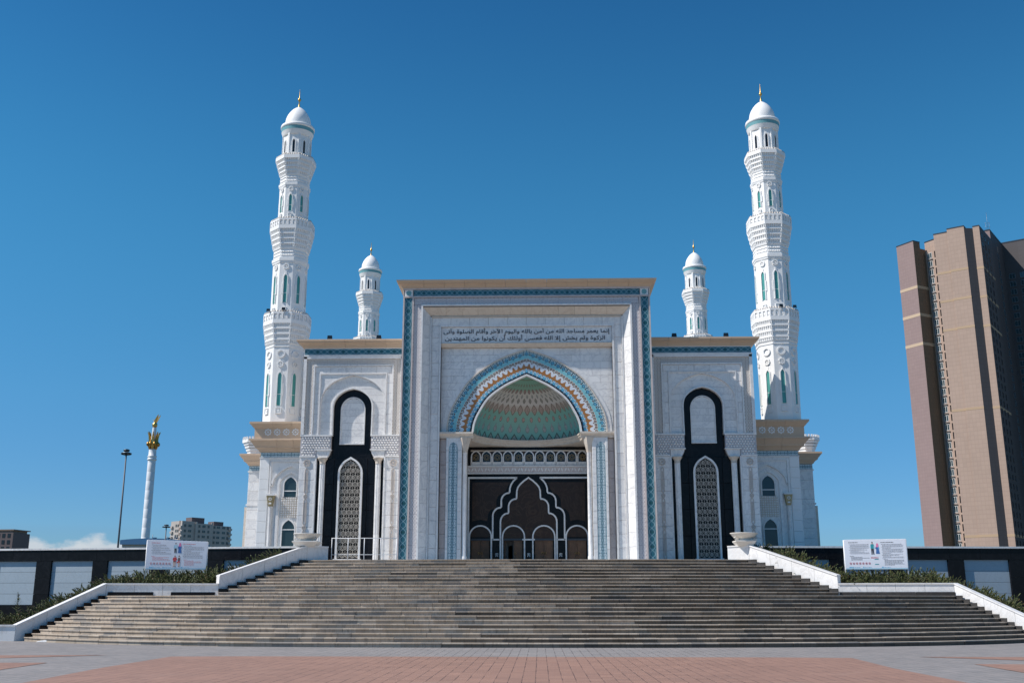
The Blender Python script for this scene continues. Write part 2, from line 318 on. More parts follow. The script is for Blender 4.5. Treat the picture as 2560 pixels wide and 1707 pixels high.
# ------------------------------------------------------------------ mesh builder
class MB:
    def __init__(s): s.v = []; s.f = []; s.mi = []; s.uv = []; s.sm = []
    def add(s, verts, faces, mi=0, uvs=None, smooth=False):
        o = len(s.v); s.v += [tuple(p) for p in verts]
        for k, fc in enumerate(faces):
            s.f.append([o + i for i in fc]); s.mi.append(mi); s.uv.append(uvs[k] if uvs else None); s.sm.append(smooth)
        return s
    def box(s, x0, x1, y0, y1, z0, z1, mi=0):
        v = [(x0,y0,z0),(x1,y0,z0),(x1,y1,z0),(x0,y1,z0),(x0,y0,z1),(x1,y0,z1),(x1,y1,z1),(x0,y1,z1)]
        return s.add(v, [(0,3,2,1),(4,5,6,7),(0,1,5,4),(1,2,6,5),(2,3,7,6),(3,0,4,7)], mi)
    def hexa(s, b, t_, mi=0):          # bottom quad, top quad (both anticlockwise from above)
        return s.add(list(b) + list(t_), [(0,3,2,1),(4,5,6,7),(0,1,5,4),(1,2,6,5),(2,3,7,6),(3,0,4,7)], mi)
    def prism(s, poly, y0, y1, mi=0):   # polygon in (x, z), anticlockwise seen from the front (-y)
        n = len(poly); a = sum(poly[i][0]*poly[(i+1)%n][1]-poly[(i+1)%n][0]*poly[i][1] for i in range(n))
        if a < 0: poly = poly[::-1]
        v = [(x,y0,z) for x,z in poly] + [(x,y1,z) for x,z in poly]
        f = [tuple(range(n))] + [tuple(range(2*n-1, n-1, -1))] + [(i, i+n, (i+1)%n+n, (i+1)%n) for i in range(n)]
        return s.add(v, f, mi)
    def band(s, outer, inner, y0, y1, mi=0, unit=None, v0=0., v1=1., closed=False):   # strip between two polylines in (x, z)
        n = len(outer); v = []; L = 0; us = []
        for i in range(n):
            if i: L += hypot((outer[i][0]+inner[i][0]-outer[i-1][0]-inner[i-1][0])/2, (outer[i][1]+inner[i][1]-outer[i-1][1]-inner[i-1][1])/2)
            us.append(L)
        k = 1.0
        if unit: k = max(1, round(L/unit))/L
        for (a,b),(c,d) in zip(outer, inner): v += [(a,y0,b),(c,y0,d),(a,y1,b),(c,y1,d)]
        f = []; uv = []
        for i in range(n-1):
            o = 4*i; q = o+4; u0, u1 = us[i]*k, us[i+1]*k
            f += [(o, o+1, q+1, q), (o, q, q+2, o+2), (o+1, o+3, q+3, q+1)]
            uv += [[(u0,v1),(u0,v0),(u1,v0),(u1,v1)], None, None]
        f += [(0,2,3,1), (4*n-4, 4*n-3, 4*n-1, 4*n-2)]; uv += [None, None]
        return s.add(v, f, mi, uv)
    def strip(s, line, w, y0, y1, mi=0):  # moulding of width w along a polyline in (x, z)
        n = len(line); a = []; b = []
        for i in range(n):
            p = line[max(0,i-1)]; q = line[min(n-1,i+1)]; d = hypot(q[0]-p[0], q[1]-p[1]) or 1
            nx, nz = -(q[1]-p[1])/d, (q[0]-p[0])/d
            k = 1.0
            if 0 < i < n-1:
                d1 = Vector((line[i][0]-p[0], line[i][1]-p[1])).normalized(); c = d1.x*nz*1 + d1.y*(-nx); k = 1/max(.55, abs(c))
            a.append((line[i][0]+nx*w/2*k, line[i][1]+nz*w/2*k)); b.append((line[i][0]-nx*w/2*k, line[i][1]-nz*w/2*k))
        return s.band(a, b, y0, y1, mi)
    def quad_uv(s, p, u0, u1, mi=0, vert=False):   # p = 4 corners, uv along first edge (or second)
        uv = [(u0,0),(u1,0),(u1,1),(u0,1)]
        if vert: uv = [(u0,0),(u0,1),(u1,1),(u1,0)]
        return s.add(p, [(0,1,2,3)], mi, [uv])
    def lathe(s, prof, n, cx=0, cy=0, mi=0, smooth=True, a0=0., a1=2*pi, uvn=None):
        full = abs(a1-a0-2*pi) < 1e-6; m = n if full else n+1; v = []; L = [0]
        for i in range(1, len(prof)): L.append(L[-1]+hypot(prof[i][0]-prof[i-1][0], prof[i][1]-prof[i-1][1]))
        for r, z in prof:
            for j in range(m):
                a = a0+(a1-a0)*j/n; v.append((cx+r*cos(a), cy+r*sin(a), z))
        f = []; uv = []
        for i in range(len(prof)-1):
            for j in range(n):
                k = (j+1) % m
                f.append((i*m+j, i*m+k, (i+1)*m+k, (i+1)*m+j))
                if uvn: uv.append([(uvn*j/n, L[i]/L[-1]), (uvn*(j+1)/n, L[i]/L[-1]), (uvn*(j+1)/n, L[i+1]/L[-1]), (uvn*j/n, L[i+1]/L[-1])])
        s.add(v, f, mi, uv if uvn else None, smooth)
        if full and prof[0][0] > 1e-4: s.add(v[:m], [tuple(range(m-1,-1,-1))], mi)
        if full and prof[-1][0] > 1e-4: s.add(v[-m:], [tuple(range(m))], mi)
        return s
    def octo(s, r0, z0, r1, z1, mi=0, n=8, cap=True):    # octagonal frustum, one face towards -y
        a = [(-pi/2 + pi/n + 2*pi*j/n) for j in range(n)]
        v = [(r0*cos(t), r0*sin(t), z0) for t in a] + [(r1*cos(t), r1*sin(t), z1) for t in a]
        f = [(j, (j+1)%n, n+(j+1)%n, n+j) for j in range(n)]
        if cap: f += [tuple(range(n-1,-1,-1)), tuple(range(n, 2*n))]
        return s.add(v, f, mi)
    def tube(s, pts, r, n=6, mi=0, r1=None):
        pts = [Vector(p) for p in pts]; v = []
        for i, p in enumerate(pts):
            d = (pts[min(i+1, len(pts)-1)]-pts[max(i-1, 0)]).normalized()
            u = d.orthogonal().normalized(); w = d.cross(u); rr = r if r1 is None else r+(r1-r)*i/(len(pts)-1)
            for j in range(n): v.append(p+u*rr*cos(2*pi*j/n)+w*rr*sin(2*pi*j/n))
        f = [(i*n+j, i*n+(j+1)%n, (i+1)*n+(j+1)%n, (i+1)*n+j) for i in range(len(pts)-1) for j in range(n)]
        f += [tuple(range(n-1,-1,-1)), tuple(range(len(v)-n, len(v)))]
        return s.add(v, f, mi, None, True)
    def mesh(s, name, mats):
        me = bpy.data.meshes.new(name); me.from_pydata(s.v, [], s.f)
        for k in (mats if isinstance(mats, (list, tuple)) else [mats]): me.materials.append(M[k])
        me.polygons.foreach_set('material_index', s.mi); me.polygons.foreach_set('use_smooth', s.sm)
        if any(u is not None for u in s.uv):
            l = me.uv_layers.new(name='UVMap'); flat = []
            for fc, u in zip(s.f, s.uv):
                for i in range(len(fc)): flat += list(u[i]) if u else [0., 0.]
            l.data.foreach_set('uv', flat)
        me.update(); return me
    def build(s, name, mats, parent=None, loc=None, rz=0.):
        """verts are world coordinates unless loc gives the object's own place in the world"""
        return link(name, s.mesh(name, mats), parent, loc if loc is not None else (0,0,0), rz)
WORLD = {}
def link(name, data, parent=None, loc=(0,0,0), rz=0.):
    o = bpy.data.objects.new(name, data); COL.objects.link(o); WORLD[o.name] = Vector(loc)
    if parent is not None:
        o.parent = parent; o.location = Vector(loc)-WORLD[parent.name]
    else: o.location = loc
    o.rotation_euler[2] = rz
    return o
def tag(o, label=None, cat=None, group=None, kind=None):
    for k, v in (('label', label), ('category', cat), ('group', group), ('kind', kind)):
        if v: o[k] = v
    return o
def thing(name, label, cat, loc, group=None): return tag(link(name, None, None, loc), label, cat, group)
def part(name, parent, loc=None): return link(name, None, parent, loc if loc is not None else WORLD[parent.name])
def copy_tree(o, parent=None):
    c = o.copy(); COL.objects.link(c)
    if parent is not None: c.parent = parent
    for ch in o.children: copy_tree(ch, c)
    return c
# stone pieces that share mesh data when alike
PIECES = {}
def piece(name, parent, x0, x1, y0, y1, z0, z1, mat, rz=0., c=.012):
    """one slab with a chamfered front, centred on its own origin"""
    w, h, d = round(x1-x0, 3), round(z1-z0, 3), round(y1-y0, 3); key = (name, w, h, d, mat)
    if key not in PIECES:
        a, b = w/2, h/2; c = min(c, a*.3, b*.3); f = [(-a+c,0,-b+c),(a-c,0,-b+c),(a-c,0,b-c),(-a+c,0,b-c)]; g = [(-a,c,-b),(a,c,-b),(a,c,b),(-a,c,b)]; k = [(-a,d,-b),(a,d,-b),(a,d,b),(-a,d,b)]
        mb = MB().add(f+g+k, [(0,1,2,3)]+[(i, i+4, (i+1)%4+4, (i+1)%4) for i in range(4)]+[(i+4, i+8, (i+1)%4+8, (i+1)%4+4) for i in range(4)])
        PIECES[key] = mb.mesh(name, mat)
    return link(name, PIECES[key], parent, ((x0+x1)/2, y0, (z0+z1)/2), rz)
def panel_grid(parent, x0, x1, z0, z1, y, mat, cols, rows, name='marble_panel', th=.03, gap=.012, shift=0.):
    for r in range(rows):
        za, zb = z0+(z1-z0)*r/rows, z0+(z1-z0)*(r+1)/rows
        xs = [x0+(x1-x0)*i/cols for i in range(cols+1)]
        if shift and r % 2 and cols > 1: xs = [x0]+[x+(x1-x0)/cols*.5 for x in xs[:-1]]+[x1]
        for a, b in zip(xs[:-1], xs[1:]): piece(name, parent, a+gap/2, b-gap/2, y+R.uniform(-.002,.002), y+th, za+gap/2, zb-gap/2, mat)
def curve(pts, n=6):
    """Catmull-Rom through half-arch points"""
    P = [Vector(p) for p in pts]; P = [P[0]*2-P[1]]+P+[P[-1]*2-P[-2]]; out = []
    for i in range(1, len(P)-2):
        for k in range(n):
            t = k/n; a, b, c, d = P[i-1:i+3]
            out.append(tuple(.5*((2*b)+(c-a)*t+(2*a-5*b+4*c-d)*t*t+(3*b-a-3*c+d)*t**3)))
    out.append(tuple(P[-2])); return out
def arch(half, xc=0., n=5):
    """half = [(half width, z) from springing to apex]; returns the whole line from left springing to right"""
    h = curve([(w, z) for w, z in half], n)
    return [(xc-w, z) for w, z in h] + [(xc+w, z) for w, z in h[-2::-1]]
def offset(line, d):
    out = []
    for i in range(len(line)):
        p = line[max(0,i-1)]; q = line[min(len(line)-1,i+1)]; L = hypot(q[0]-p[0], q[1]-p[1]) or 1
        out.append((line[i][0]-(q[1]-p[1])/L*d, line[i][1]+(q[0]-p[0])/L*d))
    return out
def half_width(line, xc, z):
    """half opening of an arch line at height z"""
    best = 0
    for (a, b), (c, d) in zip(line[:-1], line[1:]):
        if (b-z)*(d-z) <= 0 and abs(b-d) > 1e-9: best = max(best, abs(a+(c-a)*(z-b)/(d-b)-xc))
    return best

# ------------------------------------------------------------------ ground
XM = .04                      # axis of the facade
ZP = 3.45                     # level of the terrace in front of the mosque
MB().add([(-9000,-600,-.03),(9000,-600,-.03),(9000,14000,-.03),(-9000,14000,-.03)], [(0,1,2,3)]).build('ground', 'far_ground')['kind'] = 'structure'
g_ = MB().add([(-70,-30,-.008),(70,-30,-.008),(70,50,-.008),(-70,50,-.008)], [(0,1,2,3)]).build('plaza_paving', 'grey_paving'); g_['kind'] = 'structure'
rp = MB()
def flat(poly, z=.0): rp.add([(x, y, z) for x, y in poly], [tuple(range(len(poly)))])
flat([(-9.6,20.0),(9.2,20.0),(9.25,26.6),(9.6,31.3),(7.7,31.55),(-7.9,31.75),(-10.2,31.6),(-10.1,26.5)])
flat([(-14.8,30.6),(-12.4,32.35),(-19,31.9),(-24,31.2),(-24,29.7)])
flat([(-12.4,28.4),(-12.2,25.5),(-12.9,23),(-22,23),(-22,28.1)])
flat([(11.7,31.95),(14.0,30.2),(24,29.8),(24,31.9)])
flat([(11.9,28.4),(22,28.2),(22,22),(11.5,22),(11.7,25.1)])
rp.build('red_paving_pattern', 'red_paving')['kind'] = 'structure'

# ------------------------------------------------------------------ staircase
XS = .05
def sag(x): x = abs(x-XS); return .0044*x*x + 2.15e-5*x**4
def step_y(k, x): return 37.8 + .4*(k-1) + (2.6 if k > 12 else 0) + sag(x)
def step_end(k): return 20.4-(k-1)*2.0/11 if k <= 12 else 13.6-(k-13)*3.2/10
st = thing('staircase', 'broad curved flight of worn grey stone steps rising to the mosque', 'staircase', (0, 37.8, 0))
base = MB()
for k in range(1, 24):
    e = step_end(k); n = 24; z0, z1 = .15*(k-1), .15*k-.015
    xs = [XS-e+2*e*i/n for i in range(n+1)]
    for a, b in zip(xs[:-1], xs[1:]):
        dep = 3.2 if k == 12 else .55
        base.hexa([(a,step_y(k,a)+.035,-.02),(b,step_y(k,b)+.035,-.02),(b,step_y(k,b)+dep,-.02),(a,step_y(k,a)+dep,-.02)],
                  [(a,step_y(k,a)+.035,z1),(b,step_y(k,b)+.035,z1),(b,step_y(k,b)+dep,z1),(a,step_y(k,a)+dep,z1)])
base.build('stair_base', 'joint', st)
slabs = []
for k in range(1, 24):
    e = step_end(k); x = XS-e
    while x < XS+e-.05:
        w = R.uniform(1.3, 3.0); b = min(x+w, XS+e)
        if XS+e-b < .7: b = XS+e
        slabs.append((k, x, b)); x = b
def slab(mb, k, a, b, mi):
    j = R.uniform(-.012,.012); dz = R.uniform(-.006,.004); g = .004+R.random()*.006; a += g; b -= g
    z0, z1 = .15*(k-1)-.01, .15*k+dz; n = 3; L = 3.05 if k == 12 else .44; o = .042+R.uniform(-.008,.012)
    for i in range(n):
        p, q = a+(b-a)*i/n, a+(b-a)*(i+1)/n; yp, yq = step_y(k,p)+j, step_y(k,q)+j
        mb.hexa([(p,yp,z0),(q,yq,z0),(q,yq+.12,z0),(p,yp+.12,z0)], [(p,yp,z1-.038),(q,yq,z1-.038),(q,yq+.12,z1-.038),(p,yp+.12,z1-.038)], mi)
        mb.hexa([(p,yp-o,z1-.036),(q,yq-o,z1-.036),(q,yq+L,z1-.036),(p,yp+L,z1-.036)], [(p,yp-o,z1),(q,yq-o,z1),(q,yq+L,z1),(p,yp+L,z1)])
from mathutils import noise as mnoise
def slab_kind(k, a, b):       # tone of each stone: patchy, paler towards the left, darker towards the right
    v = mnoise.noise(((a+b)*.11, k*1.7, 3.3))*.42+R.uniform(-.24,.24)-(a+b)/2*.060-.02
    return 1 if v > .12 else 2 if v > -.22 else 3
rest = MB()
for i, (k, a, b) in enumerate(slabs):
    kind = slab_kind(k, a, b)
    if i < 298: mb = MB(); slab(mb, k, a, b, 1); mb.build('step_slab', ['stair_stone', ('pale_riser','riser_stone','dark_riser')[kind-1]], st)
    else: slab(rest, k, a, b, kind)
tag(rest.build('upper_step_slabs', ['stair_stone','pale_riser','riser_stone','dark_riser'], st), kind='stuff')
for sx in (-1, 1):            # black skirting stones where the steps meet the side walls
    for k in list(range(1, 12)) + list(range(13, 23)):
        e0, e1 = step_end(k), step_end(k+1); x0, x1 = XS+sx*e0, XS+sx*e1
        y0, y1 = step_y(k, x0), step_y(k+1, x1); nx, ny = (-sx*.05, -.03)
        p = [(x0+nx,y0+ny-.02),(x1+nx,y1+ny),(x1,y1+.02),(x0,y0)]
        if sx > 0: p = p[::-1]
        z0 = .15*k-.01; z1 = .15*k+.15
        MB().hexa([(a,b,z0) for a,b in p], [(a,b,z1) for a,b in p]).build('skirting_stone', 'black_granite' if sx < 0 else 'dark_stone', st)
for sx in (-1, 1):            # dark skirting along the back of the landing
    spans = ((.02,.42),(.58,.97)) if sx < 0 else ((.0,.33),(.335,.66),(.665,.99))
    A_, B_ = Vector((XS+sx*18.4, 46.25)), Vector((XS+sx*13.62, 46.85))
    for u0, u1 in spans:
        p, q = A_.lerp(B_, u0), A_.lerp(B_, u1)
        if sx > 0: p, q = q, p
        MB().hexa([(p.x,p.y-.05,1.79),(q.x,q.y-.05,1.79),(q.x,q.y+.03,1.79),(p.x,p.y+.03,1.79)], [(p.x,p.y-.05,1.95),(q.x,q.y-.05,1.95),(q.x,q.y+.03,1.95),(p.x,p.y+.03,1.95)]).build('skirting_stone', 'black_granite' if sx < 0 else 'dark_stone', st)
terr = MB()
xs = [XS+i*.75-10.5 for i in range(29)]
for a, b in zip(xs[:-1], xs[1:]): terr.hexa([(a,step_y(23,a)+.3,2),(b,step_y(23,b)+.3,2),(b,58,2),(a,58,2)], [(a,step_y(23,a)+.3,ZP-.02),(b,step_y(23,b)+.3,ZP-.02),(b,58,ZP-.02),(a,58,ZP-.02)])
terr.box(-32, XS-10.5, 55.0, 92, 2, ZP-.02); terr.box(XS+10.5, 32, 55.0, 92, 2, ZP-.02)
terr.build('terrace', 'concrete')['kind'] = 'structure'

# ------------------------------------------------------------------ stepped side walls of the stair
def side_wall(sx):
    side = 'left' if sx < 0 else 'right'
    line = [(29,42.7,.62),(20.75,43.25,.62),(18.4,46.25,2.32),(13.62,46.85,2.32),(13.62,46.85,2.67),(10.45,50.0,4.12),(9.55,50.55,4.10)]
    line = [(XS+sx*a, b, c) for a, b, c in line]
    t = thing('stair_side_wall', 'white marble wall stepping down the %s side of the staircase, %s' % (side, 'in shade' if sx < 0 else 'bright in the sun'), 'wall', (XS+sx*15, 47, 0), 'marble side walls of the staircase')
    for i in range(len(line)-1):
        (x0,y0,z0),(x1,y1,z1) = line[i], line[i+1]; L = hypot(x1-x0, y1-y0)
        if L < .1: continue
        dx, dy = (x1-x0)/L, (y1-y0)/L; nx, ny = (-dy, dx)            # towards the planting bed
        if (ny < 0 and i != 5) or (i == 5 and ny < 0): nx, ny = -nx, -ny
        n = max(1, round(L/1.15)); th = .26
        for k in range(n):
            a, b = L*k/n+.006, L*(k+1)/n-.006; za, zb = z0+(z1-z0)*a/L, z0+(z1-z0)*b/L
            p = [(x0+dx*a,y0+dy*a),(x0+dx*b,y0+dy*b),(x0+dx*b+nx*th,y0+dy*b+ny*th),(x0+dx*a+nx*th,y0+dy*a+ny*th)]
            zs = [za,zb,zb,za]
            if sx > 0: p = [p[1],p[0],p[3],p[2]]; zs = [zb,za,za,zb]
            MB().hexa([(u,v,-.05) for u,v in p], [(u,v,z-.05) for (u,v),z in zip(p,zs)]).build('marble_panel', 'planter_marble', t)
        n = max(1, round(L/2.0))
        for k in range(n):
            a, b = L*k/n+.004, L*(k+1)/n-.004
            if i == 2 and k == n-1: b = L-.02
            za, zb = z0+(z1-z0)*a/L, z0+(z1-z0)*b/L; o = .035
            p = [(x0+dx*a-nx*o,y0+dy*a-ny*o),(x0+dx*b-nx*o,y0+dy*b-ny*o),(x0+dx*b+nx*(th+o),y0+dy*b+ny*(th+o)),(x0+dx*a+nx*(th+o),y0+dy*a+ny*(th+o))]
            zs = [za,zb,zb,za]
            if sx > 0: p = [p[1],p[0],p[3],p[2]]; zs = [zb,za,za,zb]
            MB().hexa([(u,v,z-.05) for (u,v),z in zip(p,zs)], [(u,v,z+.01) for (u,v),z in zip(p,zs)]).build('coping_stone', 'planter_marble', t)
    return line
WL = side_wall(-1); WR = side_wall(1)

# ------------------------------------------------------------------ black podium walls with pale panels
def podium_wall(A, B, panels, length, label):
    A, B = Vector(A), Vector(B); d = (B-A).normalized(); back = Vector((-d.y, d.x))
    if back.y < 0: back = -back
    t = thing('podium_wall', label, 'wall', (A.x, A.y, 0), 'black granite podium walls')
    flip = d.x < 0
    def blk(name, u0, u1, z0, z1, d0, d1, mat):
        p = [A+d*u0+back*d0, A+d*u1+back*d0, A+d*u1+back*d1, A+d*u0+back*d1]
        if flip: p = [p[1],p[0],p[3],p[2]]
        return MB().hexa([(*q, z0) for q in p], [(*q, z1) for q in p]).build(name, mat, t)
    blk('wall_core', -.3, length, -.1, 4.04, .16, .8, 'joint')
    edges = [0.0]+[v for p in panels for v in p]+[length]
    for a, b in zip(edges[0::2], edges[1::2]):
        for z0, z1 in ((-.05,.9),(.9,1.9),(1.9,2.7),(2.7,3.52)): blk('granite_panel', a+.004, b-.004, z0+.004, z1-.004, 0, .15, 'black_granite')
    u = 0.0
    while u < length:
        v = min(u+1.54, length); blk('granite_panel', u+.004, v-.004, 3.524, 4.06, -.004, .15, 'black_granite'); blk('coping_stone', u+.003, v-.003, 4.06, 4.15, -.05, .5, 'white_marble'); u = v
    for a, b in panels:
        blk('granite_panel', a+.004, b-.004, -.05, 1.36, .0, .15, 'black_granite')
        for r in range(4):
            z0 = 1.38+.535*r; blk('pale_panel', a+.01, b-.01, z0+.006, z0+.529, .10, .17, 'grey_panel')
podium_wall((-10.9,51.0), (-27.5,53.4), [(1.73,4.0),(4.83,7.1),(7.9,10.17),(10.97,13.24),(14.07,16.33),(17.15,19.4),(20.2,22.5)], 24.0, 'black granite wall with pale stone panels behind the left planting')
podium_wall((11.4,51.35), (24.7,52.4), [(1.05,3.3),(3.98,6.2),(6.9,9.15),(9.95,12.2),(13.0,15.25),(16.1,18.3)], 20.0, 'black granite wall with pale stone panels behind the right planting')

# planting beds between side wall and podium wall
def bed(line, far, sx):
    mb = MB(); q = [(x, y+.15, z-.14) for x, y, z in line[:6]]; q[3] = (q[3][0], q[3][1], 2.2); q[4] = q[3]
    f = [(x, y, z) for x, y, z in far]
    for i in range(len(q)-1):
        if i == 3: continue
        j = i if i < 3 else i-1
        a, b, c, d = q[i], q[i+1], f[j+1], f[j]
        mb.add([a,b,c,d], [(0,1,2,3) if sx < 0 else (3,2,1,0)])
    o = mb.build('planting_bed', 'soil'); o['kind'] = 'structure'
    return q, f
BL = bed(WL, [(-30,53.9,.5),(-24,53.05,.7),(-19.4,52.4,2.2),(-14.2,51.6,2.5),(-11.0,51.1,3.9)], -1)
BR = bed(WR, [(30,53.0,.5),(24,52.5,.7),(19.4,52.1,2.2),(14.2,51.7,2.5),(11.6,51.45,3.9)], 1)

# ------------------------------------------------------------------ mosque
mosque = thing('mosque', 'large white marble mosque with a tall portal and blue tiled arch above the stairs', 'mosque', (XM, 54, ZP))
def cornice(parent, x0, x1, yf, yb, prof, n, mat, name='cornice_block', gap=.012):
    """flaring cornice round the front and both sides; prof = [(outward, z)]"""
    o1 = max(o for o, z in prof)
    def ring(xa, la, xb, lb):          # la/lb: that end is a mitred corner
        v = []
        for o, z in prof: v += [(xa-(o if la else 0), yf-o, z), (xb+(o if lb else 0), yf-o, z)]
        o, z = prof[-1]; v += [(xa-(o if la else 0), yf+.12, z), (xb+(o if lb else 0), yf+.12, z)]
        o, z = prof[0]; v += [(xa, yf+.12, z), (xb, yf+.12, z)]
        m = len(prof); f = [(2*i, 2*i+1, 2*i+3, 2*i+2) for i in range(m+1)]+[(2*m+2, 2*m+3, 1, 0)]
        f += [tuple(range(0, 2*m+4, 2))[::-1], tuple(range(1, 2*m+4, 2))]
        return MB().add(v, f)
    for i in range(n):
        a, b = x0+(x1-x0)*i/n, x0+(x1-x0)*(i+1)/n
        ring(a+(gap/2 if i else 0), i == 0, b-(gap/2 if i < n-1 else 0), i == n-1).build(name, mat, parent)
    for s, x in ((-1, x0), (1, x1)):
        v = []
        for o, z in prof: v += [(x+s*o, yf-o, z), (x+s*o, yb, z)]
        o, z = prof[-1]; v += [(x-s*.12, yf+.12, z), (x-s*.12, yb, z)]
        o, z = prof[0]; v += [(x-s*.12, yf+.12, z), (x-s*.12, yb, z)]
        m = len(prof); f = [(2*i, 2*i+1, 2*i+3, 2*i+2) for i in range(m+1)]+[(2*m+2, 2*m+3, 1, 0)]+[tuple(range(1, 2*m+4, 2))]
        if s > 0: f = [tuple(reversed(q)) for q in f]
        MB().add(v, f).build(name, mat, parent)
def frame_rect(mb, x0, x1, z0, z1, w, y0, y1, mi=0, bottom=False):
    """moulding round left, top and right"""
    mb.box(x0, x0+w, y0, y1, z0, z1-w, mi); mb.box(x1-w, x1, y0, y1, z0, z1-w, mi); mb.box(x0, x1, y0, y1, z1-w, z1, mi)
    if bottom: mb.box(x0+w, x1-w, y0, y1, z0, z0+w, mi)

# ---- portal
P = part('portal', mosque, (XM, 52, ZP))
yp = 52.0
# masses: side piers, top, back
mb = MB()
for s in (-1, 1):
    a, b = sorted((XM+s*6.42, XM+s*5.40)); mb.box(a, b, yp+.06, 58, ZP, 17.45)
    a, b = sorted((XM+s*5.40, XM+s*4.46)); mb.box(a, b, yp+.49, 58, ZP, 17.45)
    a, b = sorted((XM+s*4.46, XM+s*3.30)); mb.box(a, b, yp+.80, 58, ZP, 9.68)
mb.box(XM-5.40, XM+5.40, yp+.06, 58, 16.46, 17.45); mb.box(XM-4.46, XM+4.46, yp+.49, 58, 15.56, 16.46)
mb.box(XM-4.46, XM+4.46, yp+.80, 53.2, 14.4, 15.56); mb.box(XM-4.46, XM+4.46, 56.4, 58, ZP, 15.56)
mb.box(XM-4.46, XM-3.3, 52.8, 56.4, 9.68, 9.9); mb.box(XM+3.3, XM+4.46, 52.8, 56.4, 9.68, 9.9)
mb.build('core', 'joint', P)
# side faces of the portal
for s in (-1, 1):
    x = XM+s*6.42; m2 = MB()
    for i in range(10):
        z0, z1 = ZP+1.395*i, ZP+1.395*(i+1)
        for y0, y1 in ((52.0,53.0),(53.0,54.0),(54.0,56.0),(56.0,58.0)):
            if s < 0: m2.box(x-.02, x, y0+.006, y1-.006, z0+.006, z1-.006)
            else: m2.box(x, x+.02, y0+.006, y1-.006, z0+.006, z1-.006)
    tag(m2.build('side_cladding', 'white_marble', P), kind='stuff')
